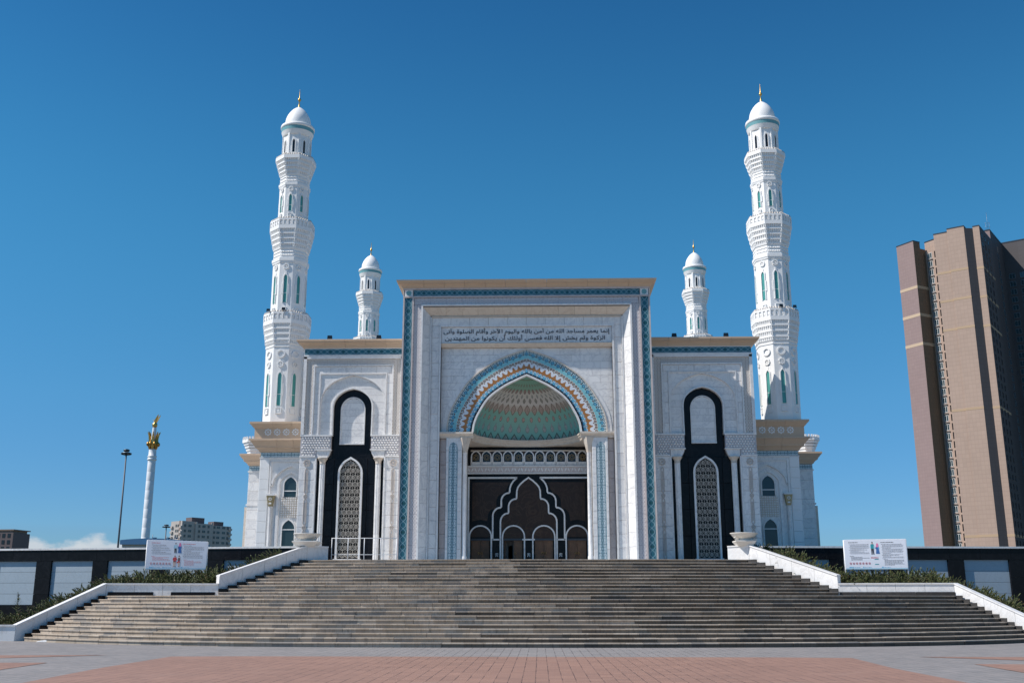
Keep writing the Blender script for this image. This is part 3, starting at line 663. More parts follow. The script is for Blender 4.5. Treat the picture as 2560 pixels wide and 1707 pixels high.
# edge strips, teal bands, carved bands, moulding
zt = 16.95
for s in (-1, 1):
    def bx(w0, w1, y0, y1, z0, z1, mat, name):
        a, b = sorted((XM+s*w0, XM+s*w1)); return MB().box(a, b, y0, y1, z0, z1).build(name, mat, P)
    for i in range(7):
        h = (zt-ZP)/7; bx(6.36, 6.44, yp-.03, yp+.06, ZP+h*i+.004, ZP+h*(i+1)-.004, 'pink_marble', 'edge_strip'); bx(5.875, 5.955, yp-.03, yp+.06, ZP+h*i+.004, ZP+h*(i+1)-.004, 'pink_marble', 'edge_strip')
    a, b = sorted((XM+s*6.36, XM+s*5.955)); m3 = MB().quad_uv([(a,yp+.02,ZP),(b,yp+.02,ZP),(b,yp+.02,zt),(a,yp+.02,zt)], 0, 19, vert=True); m3.build('teal_tile_band', 'teal_tiles', P)
    a, b = sorted((XM+s*5.875, XM+s*5.475)); m3 = MB().quad_uv([(a,yp+.03,ZP),(b,yp+.03,ZP),(b,yp+.03,16.58),(a,yp+.03,16.58)], 0, 17, vert=True); m3.build('carved_band', 'carved_band', P)
    for i in range(6):
        h = (16.50-ZP)/6; bx(5.385, 5.475, yp-.05, yp+.06, ZP+h*i+.003, ZP+h*(i+1)-.003, 'white_marble', 'moulding')
    # splayed reveal, in blocks
    for i in range(18):
        z0, z1 = ZP+.712*i+.005, ZP+.712*(i+1)-.005; top = 16.44-(.0 if i < 17 else 0)
        o, q = XM+s*5.385, XM+s*5.03; p = [(o,yp+.0,0),(q,yp+.40,0),(q,yp+.48,0),(o,yp+.48,0)]
        if s > 0: p = [p[1],p[0],p[3],p[2]]
        zo = 16.42 if i == 17 else z1; zi = 16.07 if i == 17 else z1
        ztop = [zo,zi,zi,zo] if s < 0 else [zi,zo,zo,zi]
        MB().hexa([(a,b,z0) for a,b,_ in p], [(a,b,c) for (a,b,_),c in zip(p, ztop)]).build('reveal_block', 'white_marble', P)
    bx(4.955, 5.03, yp+.36, yp+.48, ZP, 16.0, 'white_marble', 'moulding')
    # flat inner face in slabs
    for i in range(18):
        z0, z1 = ZP+12.11/18*i, ZP+12.11/18*(i+1)
        a, b = sorted((XM+s*4.955, XM+s*4.56)); piece('marble_panel', P, a+.005, b-.005, yp+.45, yp+.49, z0+.005, z1-.005, 'white_marble')
    bx(4.46, 4.555, yp+.40, yp+.80, ZP, 15.56, 'white_marble', 'moulding')
    for i in range(9):
        h = 6.2/9; a, b = sorted((XM+s*4.455, XM+s*4.13)); piece('marble_panel', P, a+.004, b-.004, yp+.72, yp+.78, ZP+h*i+.005, ZP+h*(i+1)-.005, 'pink_marble')
    # pilaster with arabesque strip
    for i in range(10):
        h = 6.2/10
        for w0, w1 in ((4.12, 3.985), (3.525, 3.31)):
            a, b = sorted((XM+s*w0, XM+s*w1)); piece('marble_panel', P, a+.003, b-.003, yp+.55, yp+.8, ZP+h*i+.004, ZP+h*(i+1)-.004, 'white_marble')
    xa = XM+s*3.755; hw = .225
    ar = [(xa-hw, ZP), (xa+hw, ZP), (xa+hw, 9.1)]+[(xa+hw*cos(t), 9.1+.33*sin(t)) for t in [pi*k/8 for k in range(1, 8)]]+[(xa-hw, 9.1)]
    MB().prism([(xa-.24,ZP),(xa+.24,ZP),(xa+.24,9.66),(xa-.24,9.66)], yp+.57, yp+.8).build('pilaster_field', 'white_marble', P)
    m3 = MB(); m3.add([(x, yp+.562, z) for x, z in ar], [tuple(range(len(ar)))], 0, [[((z-ZP)/.42, (x-xa)/(2*hw)+.5) for x, z in ar]]); m3.build('arabesque_strip', 'arabesque_tiles', P)
    # corner column and flaring capital at the mouth of the porch
    cx = XM+s*3.17
    m3 = MB(); m3.lathe([(.15,ZP),(.15,ZP+.25),(.12,ZP+.3),(.11,8.85),(.14,8.9)], 14, cx, yp+.70); m3.build('column_shaft', 'white_marble', P)
    m3 = MB(); m3.octo(.13, 8.9, .16, 9.0); m3.octo(.15, 9.0, .34, 9.66); m3.v = [(x+cx, y+yp+.74, z) for x, y, z in m3.v]; m3.build('column_capital', 'cream_marble', P)
    # porch side walls
    for i in range(10):
        h = 6.2/10
        for y0, y1 in ((53.0, 54.3), (54.3, 55.6)):
            a, b = sorted((XM+s*3.30, XM+s*3.22)); MB().box(a, b, y0+.005, y1-.005, ZP+h*i+.005, ZP+h*(i+1)-.005).build('porch_side_panel', 'white_marble', P)
# horizontal members
m3 = MB().quad_uv([(XM-5.9,yp+.02,17.04),(XM+5.9,yp+.02,17.04),(XM+5.9,yp+.02,17.38),(XM-5.9,yp+.02,17.38)], 0, 22); m3.build('teal_tile_band', 'teal_tiles', P)
for s in (-1, 1):
    xs_ = XM+s*6.15
    MB().box(xs_-.21, xs_+.21, yp+.0, yp+.06, 17.04, 17.38).build('corner_tile', 'white_marble', P)
    star = [(xs_+(.17 if k % 2 == 0 else .115)*cos(2*pi*k/16), 17.21+(.17 if k % 2 == 0 else .115)*sin(2*pi*k/16)) for k in range(16)]
    MB().prism(star, yp-.008, yp+.02).build('corner_star', 'teal_paint', P)
mb = MB(); mb.box(XM-6.44, XM+6.44, yp-.03, yp+.06, 16.955, 17.035); mb.box(XM-6.44, XM+6.44, yp-.03, yp+.06, 17.385, 17.47); mb.build('string_course', 'pink_marble', P)
m3 = MB().quad_uv([(XM-5.86,yp+.028,16.59),(XM+5.86,yp+.028,16.59),(XM+5.86,yp+.028,16.94),(XM-5.86,yp+.028,16.94)], 0, 14); m3.build('carved_band', 'carved_band', P)
for i in range(6):
    w = 10.95/6; MB().box(XM-5.475+w*i+.003, XM-5.475+w*(i+1)-.003, yp-.05, yp+.06, 16.50, 16.58).build('moulding', 'white_marble', P)
cornice(P, XM-6.42, XM+6.42, yp-.02, 58, [(0,17.47),(.05,17.49),(.08,17.55),(.16,17.62),(.26,17.66),(.26,17.69),(.34,17.74),(.36,17.83)], 12, 'cream_stone')
MB().box(XM-6.4, XM+6.4, yp+.1, 58, 17.45, 17.8).build('roof', 'concrete', P)
for i in range(12):  # top reveal in cream: the warm light from below is put into the colour
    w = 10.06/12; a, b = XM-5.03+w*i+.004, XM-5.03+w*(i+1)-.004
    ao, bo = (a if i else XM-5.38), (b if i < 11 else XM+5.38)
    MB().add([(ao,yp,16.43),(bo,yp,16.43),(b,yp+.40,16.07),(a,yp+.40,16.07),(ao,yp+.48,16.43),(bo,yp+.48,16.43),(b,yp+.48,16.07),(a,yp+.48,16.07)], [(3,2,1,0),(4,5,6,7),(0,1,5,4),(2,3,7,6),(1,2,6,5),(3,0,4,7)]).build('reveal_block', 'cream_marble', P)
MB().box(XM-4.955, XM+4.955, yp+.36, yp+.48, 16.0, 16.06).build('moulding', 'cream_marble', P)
for i in range(10):
    w = 9.91/10; piece('marble_panel', P, XM-4.955+w*i+.005, XM-4.955+w*(i+1)-.005, yp+.45, yp+.49, 15.565, 15.995, 'white_marble')
# inscription
mb = MB(); frame_rect(mb, XM-4.56, XM+4.56, 14.60, 15.58, .09, yp+.43, yp+.8); mb.build('inscription_frame', 'white_marble', P)
for i in range(6):
    w = 8.94/6; piece('inscription_slab', P, XM-4.47+w*i+.003, XM-4.47+w*(i+1)-.003, yp+.52, yp+.8, 14.62, 15.48, 'white_marble')
for i in range(5):
    w = 8.92/5; a, b = XM-4.46+w*i+.003, XM-4.46+w*(i+1)-.003
    MB().hexa([(a,yp+.60,14.41),(b,yp+.60,14.41),(b,yp+.8,14.41),(a,yp+.8,14.41)], [(a,yp+.44,14.60),(b,yp+.44,14.60),(b,yp+.8,14.60),(a,yp+.8,14.60)]).build('inscription_ledge', 'cream_marble', P)
FORMS = {'ا':(0xFE8D,0xFE8E,0,0),'أ':(0xFE83,0xFE84,0,0),'إ':(0xFE87,0xFE88,0,0),'آ':(0xFE81,0xFE82,0,0),'ب':(0xFE8F,0xFE90,0xFE91,0xFE92),'ة':(0xFE93,0xFE94,0,0),'ت':(0xFE95,0xFE96,0xFE97,0xFE98),'ج':(0xFE9D,0xFE9E,0xFE9F,0xFEA0),'خ':(0xFEA5,0xFEA6,0xFEA7,0xFEA8),'د':(0xFEA9,0xFEAA,0,0),'ر':(0xFEAD,0xFEAE,0,0),'ز':(0xFEAF,0xFEB0,0,0),'س':(0xFEB1,0xFEB2,0xFEB3,0xFEB4),'ش':(0xFEB5,0xFEB6,0xFEB7,0xFEB8),'ص':(0xFEB9,0xFEBA,0xFEBB,0xFEBC),'ع':(0xFEC9,0xFECA,0xFECB,0xFECC),'ف':(0xFED1,0xFED2,0xFED3,0xFED4),'ق':(0xFED5,0xFED6,0xFED7,0xFED8),'ك':(0xFED9,0xFEDA,0xFEDB,0xFEDC),'ل':(0xFEDD,0xFEDE,0xFEDF,0xFEE0),'م':(0xFEE1,0xFEE2,0xFEE3,0xFEE4),'ن':(0xFEE5,0xFEE6,0xFEE7,0xFEE8),'ه':(0xFEE9,0xFEEA,0xFEEB,0xFEEC),'و':(0xFEED,0xFEEE,0,0),'ى':(0xFEEF,0xFEF0,0,0),'ي':(0xFEF1,0xFEF2,0xFEF3,0xFEF4),'ئ':(0xFE89,0xFE8A,0xFE8B,0xFE8C)}
def arabic(s):
    """joins the letters and sets them right to left"""
    out = []; prev = False; i = 0
    while i < len(s):
        c = s[i]
        if c not in FORMS: out.append(c); prev = False; i += 1; continue
        if c == 'ل' and i+1 < len(s) and s[i+1] in 'اأإآ':
            out.append(chr({'آ':0xFEF5,'أ':0xFEF7,'إ':0xFEF9,'ا':0xFEFB}[s[i+1]]+(1 if prev else 0))); prev = False; i += 2; continue
        j = bool(FORMS[c][2]) and i+1 < len(s) and s[i+1] in FORMS
        out.append(chr(FORMS[c][(3 if j else 1) if prev else (2 if j else 0)])); prev = j; i += 1
    return ''.join(reversed(out))
def text_mesh(body, size, bold=0., depth=.01, width=None, hk=.72):
    cu = bpy.data.curves.new('lettering', 'FONT'); cu.body = body; cu.size = size; cu.align_x = 'CENTER'; cu.offset = bold; cu.extrude = depth; cu.resolution_u = 3
    ob = bpy.data.objects.new('lettering', cu); COL.objects.link(ob); bpy.context.view_layer.update()
    me = bpy.data.meshes.new_from_object(ob.evaluated_get(bpy.context.evaluated_depsgraph_get()))
    bpy.data.objects.remove(ob); bpy.data.curves.remove(cu)
    xs = [v.co.x for v in me.vertices]; k = width/(max(xs)-min(xs)) if width else 1; mid = (max(xs)+min(xs))/2
    for v in me.vertices: v.co = Vector(((v.co.x-mid)*k, -v.co.z, v.co.y*hk))
    return me
for body, z, wd, dx in (("إنما يعمر مساجد الله من آمن بالله واليوم الآخر وأقام الصلوة وآتى", 15.15, 8.68, 0), ("الزكوة ولم يخش إلا الله فعسى أولئك أن يكونوا من المهتدين", 14.78, 8.35, -.08)):
    me = text_mesh(arabic(body), .40, .003, .012, wd); me.materials.append(M['print_black']); link('lettering', me, P, (XM+dx, yp+.512, z))['kind'] = 'stuff'

# great arch
A_OUT = arch([(4.14,9.94),(4.10,10.55),(3.87,11.30),(3.06,12.62),(2.07,13.45),(1.14,13.96),(0,14.36)], XM)
A_IN = arch([(2.81,9.94),(2.72,10.45),(2.50,10.98),(2.03,11.72),(1.30,12.31),(.57,12.70),(0,12.96)], XM)
ys = yp+.76
# voussoir ring outside the tiles
V0, V1 = A_OUT, [(XM+(x-XM)*1.055, 9.94+(z-9.94)*1.05) for x, z in A_OUT]
V1 = [(x, min(z, 14.405)) for x, z in V1]
for i in range(0, len(A_OUT)-1, 2):
    e = min(i+2, len(A_OUT)-1); MB().band(V1[i:e+1], V0[i:e+1], ys-.02, ys+.1).build('voussoir', 'white_marble', P)
mb = MB(); mb.band(offset(A_OUT, .0), offset(A_OUT, -.07), ys-.06, ys+.1); mb.build('arch_moulding', 'cream_marble', P)
m3 = MB().band(offset(A_OUT, -.07), offset(A_IN, .10), ys-.0, ys+.12, 0, unit=.31); m3.build('arch_tile_band', 'arch_tiles', P)
mb = MB(); mb.band(offset(A_IN, .10), offset(A_IN, .035), ys-.02, ys+.12); mb.build('arch_black_line', 'black_granite', P)
mb = MB(); mb.band(offset(A_IN, .035), offset(A_IN, -.06), ys-.09, ys+.16); mb.build('arch_moulding', 'white_marble', P)
# spandrel slabs cut to the arch
rows = 12; zs0, zs1 = 9.95, 14.40
for r in range(rows):
    za, zb = zs0+(zs1-zs0)*r/rows, zs0+(zs1-zs0)*(r+1)/rows
    for s in (-1, 1):
        zz = [za+.005+(zb-za-.010)*k/4 for k in range(5)]; inner = [half_width(V1, XM, z) if z < 14.39 else 0 for z in zz]
        cells = [4.455]; w = 4.455-(.62 if r % 2 else 1.05)
        while w > max(min(inner), .02)+.25: cells.append(w); w -= 1.05
        cells.append(0)
        for c0, c1 in zip(cells[:-1], cells[1:]):
            edge = [min(c0-.004, max(c1+.004, q)) for q in inner]
            if c0-min(edge) < .03: continue
            poly = [(XM+s*(c0-.004), zz[0]), (XM+s*(c0-.004), zz[-1])]+[(XM+s*q, z) for q, z in zip(edge[::-1], zz[::-1])]
            poly = [p for i, p in enumerate(poly) if i == 0 or hypot(p[0]-poly[i-1][0], p[1]-poly[i-1][1]) > 1e-4]
            if len(poly) > 2: MB().prism(poly, ys+R.uniform(-.003,.001), ys+.04).build('spandrel_slab', 'white_marble', P)
back = [(XM-4.46, 9.9), (XM-4.46, 14.5)]; 
mb = MB(); mb.band([(XM-4.46,9.9)]+[(x, 14.5) for x, z in A_OUT[1:-1]]+[(XM+4.46,9.9)], [(x, z+.02) for x, z in A_OUT], ys+.035, ys+.06)
mb.box(XM-4.46, XM-4.1, ys+.035, ys+.06, 9.9, 14.4); mb.box(XM+4.1, XM+4.46, ys+.035, ys+.06, 9.9, 14.4); mb.build('spandrel_backing', 'joint', P)
# semi-dome
half = [(q, z) for q, z in [(XM-x, z) for x, z in A_IN[:len(A_IN)//2+1]]]
prof = [(max(q-.02, .001), z) for q, z in half]
m3 = MB().lathe(prof, 52, XM, ys+.05, 0, True, 0, pi, uvn=18.0); m3.build('semi_dome', 'dome_tiles', P)
# impost ledges and the curved rim under the dome
lp = [(0,9.64),(.05,9.64),(.07,9.74),(.15,9.84),(.17,9.85),(.17,9.945),(-.4,9.945)]
for s in (-1, 1):
    a, b = sorted((XM+s*4.46, XM+s*2.74)); v = []
    for o, z in lp: v += [(a, yp+.62-o, z), (b, yp+.62-o, z)]
    n = len(lp); f = [(2*i, 2*i+1, 2*i+3, 2*i+2) for i in range(n-1)]+[tuple(range(0,2*n,2))[::-1], tuple(range(1,2*n,2)), (0, 2*n-2, 2*n-1, 1)]
    MB().add(v, f).build('impost_ledge', 'cream_marble', P)
m3 = MB().lathe([(3.1,9.60),(2.86,9.60),(2.83,9.70),(2.76,9.78),(2.74,9.86),(2.70,9.88),(2.70,9.945),(2.82,9.945)], 48, XM, ys-.05, 0, False, 0, pi)
m3.build('dome_rim', 'cream_marble', P)
sof = []; n = 24
sm = MB()
for i in range(n):
    t0, t1 = pi*i/n, pi*(i+1)/n
    def outp(t):
        x, y = cos(t), sin(t); k = min(3.3/max(abs(x), 1e-6), 3.0/max(y, 1e-6)); return (XM+x*k, ys-.05+y*k, 9.615)
    sm.add([(XM+2.84*cos(t0), ys-.05+2.84*sin(t0), 9.615), (XM+2.84*cos(t1), ys-.05+2.84*sin(t1), 9.615), outp(t1), outp(t0)], [(0,1,2,3)])
sm.build('porch_soffit', 'cream_marble', P)
MB().box(XM-3.4, XM+3.4, 55.72, 56.5, 9.58, 9.9).build('porch_lintel', 'joint', P)

# ---- doors at the back of the porch
yd = 55.5; DX = .085
D = part('entrance_screen', mosque, (DX, yd, ZP))
mb = MB(); mb.box(DX-3.3, DX+3.3, yd+.10, yd+.3, 4.73, 9.6)
for a, b in ((-3.3,-3.02),(-2.08,-1.86),(-1.86,-1.27),(-.33,.33),(1.27,1.86),(1.86,2.08),(3.02,3.3)): mb.box(DX+a, DX+b, yd+.10, yd+.3, ZP, 4.73)
mb.build('granite_wall', 'black_granite', D)
# row of small arched lattice openings
n = 11; w = 6.28/n; LX0 = -3.10
MB().box(DX+LX0, DX+LX0+6.28, yd+.06, yd+.1, 9.36, 9.44).build('string_course', 'cream_marble', D)
for i in range(n):
    c = DX+LX0+w*(i+.5); hw = w/2
    ao = [(c-.225, 8.80)]+arch([(.225,9.08),(.20,9.21),(.11,9.31),(0,9.37)], c, 3)+[(c+.225, 8.80)]
    f = MB(); line = ao; outer = [(c-hw+.004, 8.80)]+[(c-hw+.004, z) if k < 4 else (c+hw-.004, z) if k > len(line)-7 else (x*1.0, 9.40) for k, (x, z) in enumerate(line[1:-1])]+[(c+hw-.004, 8.80)]
    f.band(offset(line, .045), offset(line, -.015), yd-.01, yd+.1); f.box(c-hw+.005, c+hw-.005, yd+.0, yd+.1, 8.60, 8.64); f.box(c-.24, c+.24, yd+.03, yd+.1, 8.65, 8.80); f.box(c-hw+.004, c-.255, yd+.02, yd+.1, 8.64, 9.1); f.box(c+.255, c+hw-.004, yd+.02, yd+.1, 8.64, 9.1)
    o = f.build('lattice_window', 'white_marble', D)
    MB().prism(line, yd+.05, yd+.095).build('recess', 'dark_glass', o)
    g = MB(); zc = 9.04
    for ring_r, wd in ((.175,.022),(.085,.018)):
        pts = [(c+(ring_r if k % 2 == 0 else ring_r*.76)*cos(2*pi*k/16+pi/8*0), zc+(ring_r if k % 2 == 0 else ring_r*.76)*sin(2*pi*k/16)) for k in range(17)]
        g.strip(pts, wd, yd+.02, yd+.05)
    for k in range(8):
        a = 2*pi*(k+.5)/8; g.strip([(c+.07*cos(a), zc+.07*sin(a)), (c+.135*cos(a), zc+.135*sin(a))], .018, yd+.02, yd+.05)
    g.build('star_grille', 'gold_lattice', o)
    if i < n-1:
        xx = c+hw; MB().prism([(xx-.11,9.355),(xx,9.20),(xx+.11,9.355)], yd+.05, yd+.09).build('spandrel_inlay', 'brown_granite', D)
# ornament band
MB().box(DX-3.27, DX+3.2, yd-.02, yd+.1, 8.17, 8.57).build('ornament_band', 'cream_marble', D)
mb = MB()
for x0, x1, z0, z1 in ((-3.28,3.21,8.52,8.585),(-3.28,3.21,8.15,8.215)): mb.box(DX+x0, DX+x1, yd-.06, yd+.1, z0, z1)
mb.build('moulding', 'white_marble', D)
mb = MB(); mb.box(DX-3.26, DX+3.19, yd-.028, yd-.018, 8.225, 8.51); mb.build('ornament_ground', 'pink_marble', D)
mb = MB()
for i in range(36):
    c = DX-3.18+.178*i; s = 1 if i % 2 else -1
    mb.prism([(c-s*.05,8.25),(c-s*.005,8.30),(c+s*.055,8.37),(c+s*.06,8.48),(c+s*.0,8.44),(c-s*.04,8.34)], yd-.045, yd-.025)
tag(mb.build('leaf_ornament', 'white_marble', D), kind='stuff')
# stepped lobed outlines
def lobe(half_pts): return [(DX-a, z) for a, z in half_pts]+[(DX+a, z) for a, z in half_pts[::-1] if a > 1e-6]
def quarter(a0, z0, a1, z1, n=6):       # from the cusp (a0, z0) outwards and down to (a1, z1)
    return [(a0+(a1-a0)*sin(pi/2*k/n), z1+(z0-z1)*cos(pi/2*k/n)) for k in range(n+1)]
inner_r = [(0,7.95)]+[(.22,7.80),(.42,7.62),(.56,7.45),(.62,7.25),(.635,6.88)]+quarter(.66,6.83,1.06,6.42)+[(1.06,6.12)]+quarter(1.09,6.07,1.49,5.62)+[(1.49,ZP)]
outer_r = [(.64,7.93)]+[(.80,7.78),(.92,7.60),(.99,7.40),(1.0,7.20)]+quarter(1.04,7.14,1.45,6.72)+[(1.45,6.42)]+quarter(1.49,6.37,1.90,5.92)+[(1.90,4.68)]
IN = [(DX-a, z) for a, z in inner_r[::-1]]+[(DX+a, z) for a, z in inner_r[1:]]
cen = [(x, z) for x, z in IN]; cen[0] = (cen[0][0], 4.75); cen[-1] = (cen[-1][0], 4.75)
MB().prism(cen, yd+.06, yd+.12).build('brown_panel', 'brown_granite', D)
MB().strip(IN, .08, yd-.02, yd+.1).build('lobed_moulding', 'white_marble', D)
for s in (-1, 1):
    ol = [(DX+s*a, z) for a, z in outer_r]
    MB().strip(ol if s > 0 else ol[::-1], .08, yd-.02, yd+.1).build('lobed_moulding', 'white_marble', D)
    mb = MB(); a, b = sorted((DX+s*.60, DX+s*3.24)); mb.box(a, b, yd-.02, yd+.1, 7.90, 7.99); a, b = sorted((DX+s*3.15, DX+s*3.24)); mb.box(a, b, yd-.02, yd+.1, ZP, 7.90); mb.build('frame_moulding', 'white_marble', D)
    br = [(DX+s*(a+.16+(.10 if i > 3 else .0)), z-.02) for i, (a, z) in enumerate(outer_r) if z > 5.4]
    poly = br+[(DX+s*2.2,5.66),(DX+s*2.55,5.74),(DX+s*3.0,5.66),(DX+s*3.0,7.72),(DX+s*.95,7.72)]
    poly = [(x, min(z, 7.72)) for x, z in poly]
    MB().prism(poly, yd+.07, yd+.12).build('brown_panel', 'brown_granite', D)
MB().box(DX-.33, DX+.33, yd-.02, yd+.1, 4.66, 4.74).build('moulding', 'white_marble', D)
for s in (-1, 1):
    a, b = sorted((DX+s*1.49, DX+s*1.95)); MB().box(a, b, yd-.02, yd+.1, 4.66, 4.74).build('moulding', 'white_marble', D)
# four arched doorways
for i, c in enumerate((-2.55, -.80, .80, 2.55)):
    c += DX; hw = .58
    ln = [(c-hw, ZP), (c-hw, 4.84)]+[(c-hw*cos(t), 4.84+hw*sin(t)) for t in [pi*k/14 for k in range(1, 14)]]+[(c+hw, 4.84), (c+hw, ZP)]
    fr = MB().strip(ln, .075, yd-.04, yd+.1).build('door_surround', 'white_marble', D)
    lun = [(x, max(z, 4.73)) for x, z in offset(ln, -.03)[1:-1]]
    MB().prism(lun, yd+.05, yd+.1).build('lunette', 'brown_granite', fr)
    MB().box(c-.52, c+.52, yd+.02, yd+.10, 4.66, 4.75).build('transom', 'dark_metal', fr)
    for s in (-1, 1):
        if i == 1 and s < 0: continue
        a, b = sorted((c+s*.008, c+s*.50)); lf = MB().box(a, b, yd+.10, yd+.16, ZP, 4.66)
        for z0, z1 in ((3.55,4.0),(4.04,4.22),(4.26,4.6)):
            frame_rect(lf, a+.05, b-.05, z0, z1, .025, yd+.08, yd+.11, 0, True); lf.box(a+.11, b-.11, yd+.085, yd+.11, z0+.06, z1-.06)
        lf.tube([(c+s*.07, yd+.06, 4.0+.05*sin(t)) if False else (c+s*.075+.05*cos(t), yd+.055, 4.0+.05*sin(t)) for t in [2*pi*k/10 for k in range(11)]], .010, 5, 1)
        lf.build('door_leaf', ['wood', 'gold'], fr)
# open leaf and the vestibule behind it
c = DX-.80
o = MB().box(c-.50, c-.44, yd+.16, yd+.64, ZP, 4.66).build('door_leaf', 'wood', D); tag(o, 'wooden door leaf standing open')
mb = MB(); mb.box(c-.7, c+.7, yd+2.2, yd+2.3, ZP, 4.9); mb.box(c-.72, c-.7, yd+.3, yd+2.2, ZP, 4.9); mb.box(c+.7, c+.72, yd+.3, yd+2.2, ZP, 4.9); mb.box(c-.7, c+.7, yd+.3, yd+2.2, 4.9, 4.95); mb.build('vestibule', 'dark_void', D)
MB().box(c-.30, c-.06, yd+.9, yd+.93, ZP, 4.42).build('vestibule_panel', 'concrete', D)
# small white emblems on the black piers
for c in (-1.68, 0.0, 1.68):
    c += DX; mb = MB()
    for x0, x1, z0, z1 in ((-.07,.07,3.98,4.0),(-.075,-.055,3.90,3.98),(.055,.075,3.90,3.98),(-.02,.02,3.91,3.98),(-.055,.055,3.88,3.90),(-.07,-.03,3.82,3.87),(.03,.07,3.82,3.87)): mb.box(c+x0, c+x1, yd+.07, yd+.1, z0, z1)
    mb.build('white_emblem', 'white_marble', D)
MB().box(XM-3.3, XM+3.3, 52.6, 55.9, ZP-.02, ZP+.012).build('porch_floor', 'concrete', P)

# ---- side wings
def wing(s):
    xc = XM+s*9.28; y = 54.0
    W = part('side_wing', mosque, (xc, y, ZP))
    def X(a): return xc+s*a                    # a > 0 points outwards, away from the portal
    def bx(mb, a0, a1, y0, y1, z0, z1, mi=0):
        p, q = sorted((X(a0), X(a1))); return mb.box(p, q, y0, y1, z0, z1, mi)
    core = MB(); bx(core, -2.85, -1.78, y+.06, 55.9, ZP, 14.3); bx(core, 1.78, 2.64, y+.06, 55.9, ZP, 14.3); bx(core, -1.78, 1.78, y+.06, 55.9, 13.38, 14.3); bx(core, -2.85, 2.64, y+.06, 55.9, 14.3, 15.1); bx(core, -1.78, 1.78, y+.62, 55.9, ZP, 13.38); core.build('core', 'joint', W)
    side = MB()
    for i in range(10):
        z0, z1 = ZP+1.085*i, ZP+1.085*(i+1)
        for y0, y1 in ((54.02,54.95),(54.95,55.88)):
            p, q = sorted((X(2.64), X(2.67))); side.box(p, q, y0+.006, y1-.006, z0+.006, z1-.006)
    tag(side.build('side_cladding', 'white_marble', W), kind='stuff')
    prof = [(0,14.74),(.05,14.76),(.10,14.86),(.22,14.96),(.32,15.0),(.32,15.04),(.38,15.08),(.38,15.16)]
    p, q = sorted((X(-2.85), X(2.68))); cornice(W, p, q, y-.02, 55.9, prof, 5, 'cream_stone')
    MB().box(p, q, y+.1, 55.9, 15.05, 15.14).build('roof', 'concrete', W)
    p, q = sorted((X(-2.85), X(2.66))); MB().quad_uv([(p,y-.005,14.38),(q,y-.005,14.38),(q,y-.005,14.73),(p,y-.005,14.73)], 0, 8).build('teal_tile_band', 'teal_tiles', W)
    mb = MB(); bx(mb, -2.85, 2.70, y-.07, y+.06, 14.28, 14.375); bx(mb, -2.85, 2.68, y-.03, y+.06, 14.715, 14.745); mb.build('string_course', 'white_marble', W)
    # outer frame, carved band
    mb = MB(); bx(mb, 2.52, 2.68, y-.06, y+.06, 10.06, 14.28); bx(mb, -2.62, -2.54, y-.06, y+.06, 10.06, 14.28); bx(mb, -2.62, 2.68, y-.06, y+.06, 14.16, 14.28); mb.build('frame_moulding', 'white_marble', W)
    for a0, a1 in ((2.14, 2.52), (-2.54, -2.16)):
        p, q = sorted((X(a0), X(a1))); MB().quad_uv([(p,y+.02,10.06),(q,y+.02,10.06),(q,y+.02,14.16),(p,y+.02,14.16)], 0, 11, vert=True).build('carved_band', 'carved_cream', W)
    p, q = sorted((X(-2.16), X(2.14))); MB().quad_uv([(p,y+.02,13.84),(q,y+.02,13.84),(q,y+.02,14.16),(p,y+.02,14.16)], 0, 12).build('carved_band', 'carved_cream', W)
    mb = MB(); frame_rect(mb, min(X(2.14),X(-2.16)), max(X(2.14),X(-2.16)), 10.06, 13.84, .08, y-.04, y+.06); mb.build('frame_moulding', 'white_marble', W)
    # plain slabs between the two frames
    for i in range(6):
        z0, z1 = 10.06+.555*i, 10.06+.555*(i+1)
        for a0, a1 in ((1.80, 2.06), (-2.08, -1.80)):
            p, q = sorted((X(a0), X(a1))); piece('marble_panel', W, p+.004, q-.004, y+.03, y+.07, z0+.004, z1-.004, 'white_marble')
    for i in range(5):
        w = 4.12/5; piece('marble_panel', W, xc-2.06+w*i+.004, xc-2.06+w*(i+1)-.004, y+.03, y+.07, 13.395, 13.75, 'white_marble')
    mb = MB(); frame_rect(mb, xc-1.80, xc+1.80, 10.06, 13.39, .06, y-.01, y+.12); mb.build('frame_moulding', 'white_marble', W)
    # blind arch: recessed spandrels, then inner field
    B = arch([(1.74,10.06),(1.74,11.2),(1.72,12.0),(1.55,12.45),(1.18,12.85),(.62,13.15),(0,13.31)], xc)
    Kl = arch([(1.05,10.03),(1.06,11.0),(1.04,11.75),(.82,12.17),(.42,12.46),(0,12.58)], xc)
    sp = MB()
    hb = B[:len(B)//2+1]
    for t in (-1, 1):
        ln = [(xc+t*(xc-x), z) for x, z in hb]; sp.band([(xc+t*1.76, 12.0 if z < 12 else 13.34) if k < len(ln)//2 else (x, 13.34) for k, (x, z) in enumerate(ln)], ln, y+.05, y+.5)
    sp.build('spandrel', 'white_marble', W)
    MB().strip(B, .06, y+.03, y+.5).build('arch_moulding', 'white_marble', W)
    rows = 9
    for r in range(rows):
        za, zb = 10.06+3.2*r/rows, 10.06+3.2*(r+1)/rows; zz = [za+.004+(zb-za-.008)*k/3 for k in range(4)]
        outw = [max(half_width(B, xc, z)-.02, .0) for z in zz]; inw = [half_width(Kl, xc, z)+.04 if z < 12.54 else 0 for z in zz]
        for t in (-1, 1):
            poly = [(xc+t*a, z) for a, z in zip(outw, zz)]+[(xc+t*a, z) for a, z in zip(inw[::-1], zz[::-1])]
            if min(o-i for o, i in zip(outw, inw)) > .02 and len(poly) > 3: MB().prism(poly, y+.15+R.uniform(-.002,.002), y+.6).build('field_slab', 'white_marble', W)
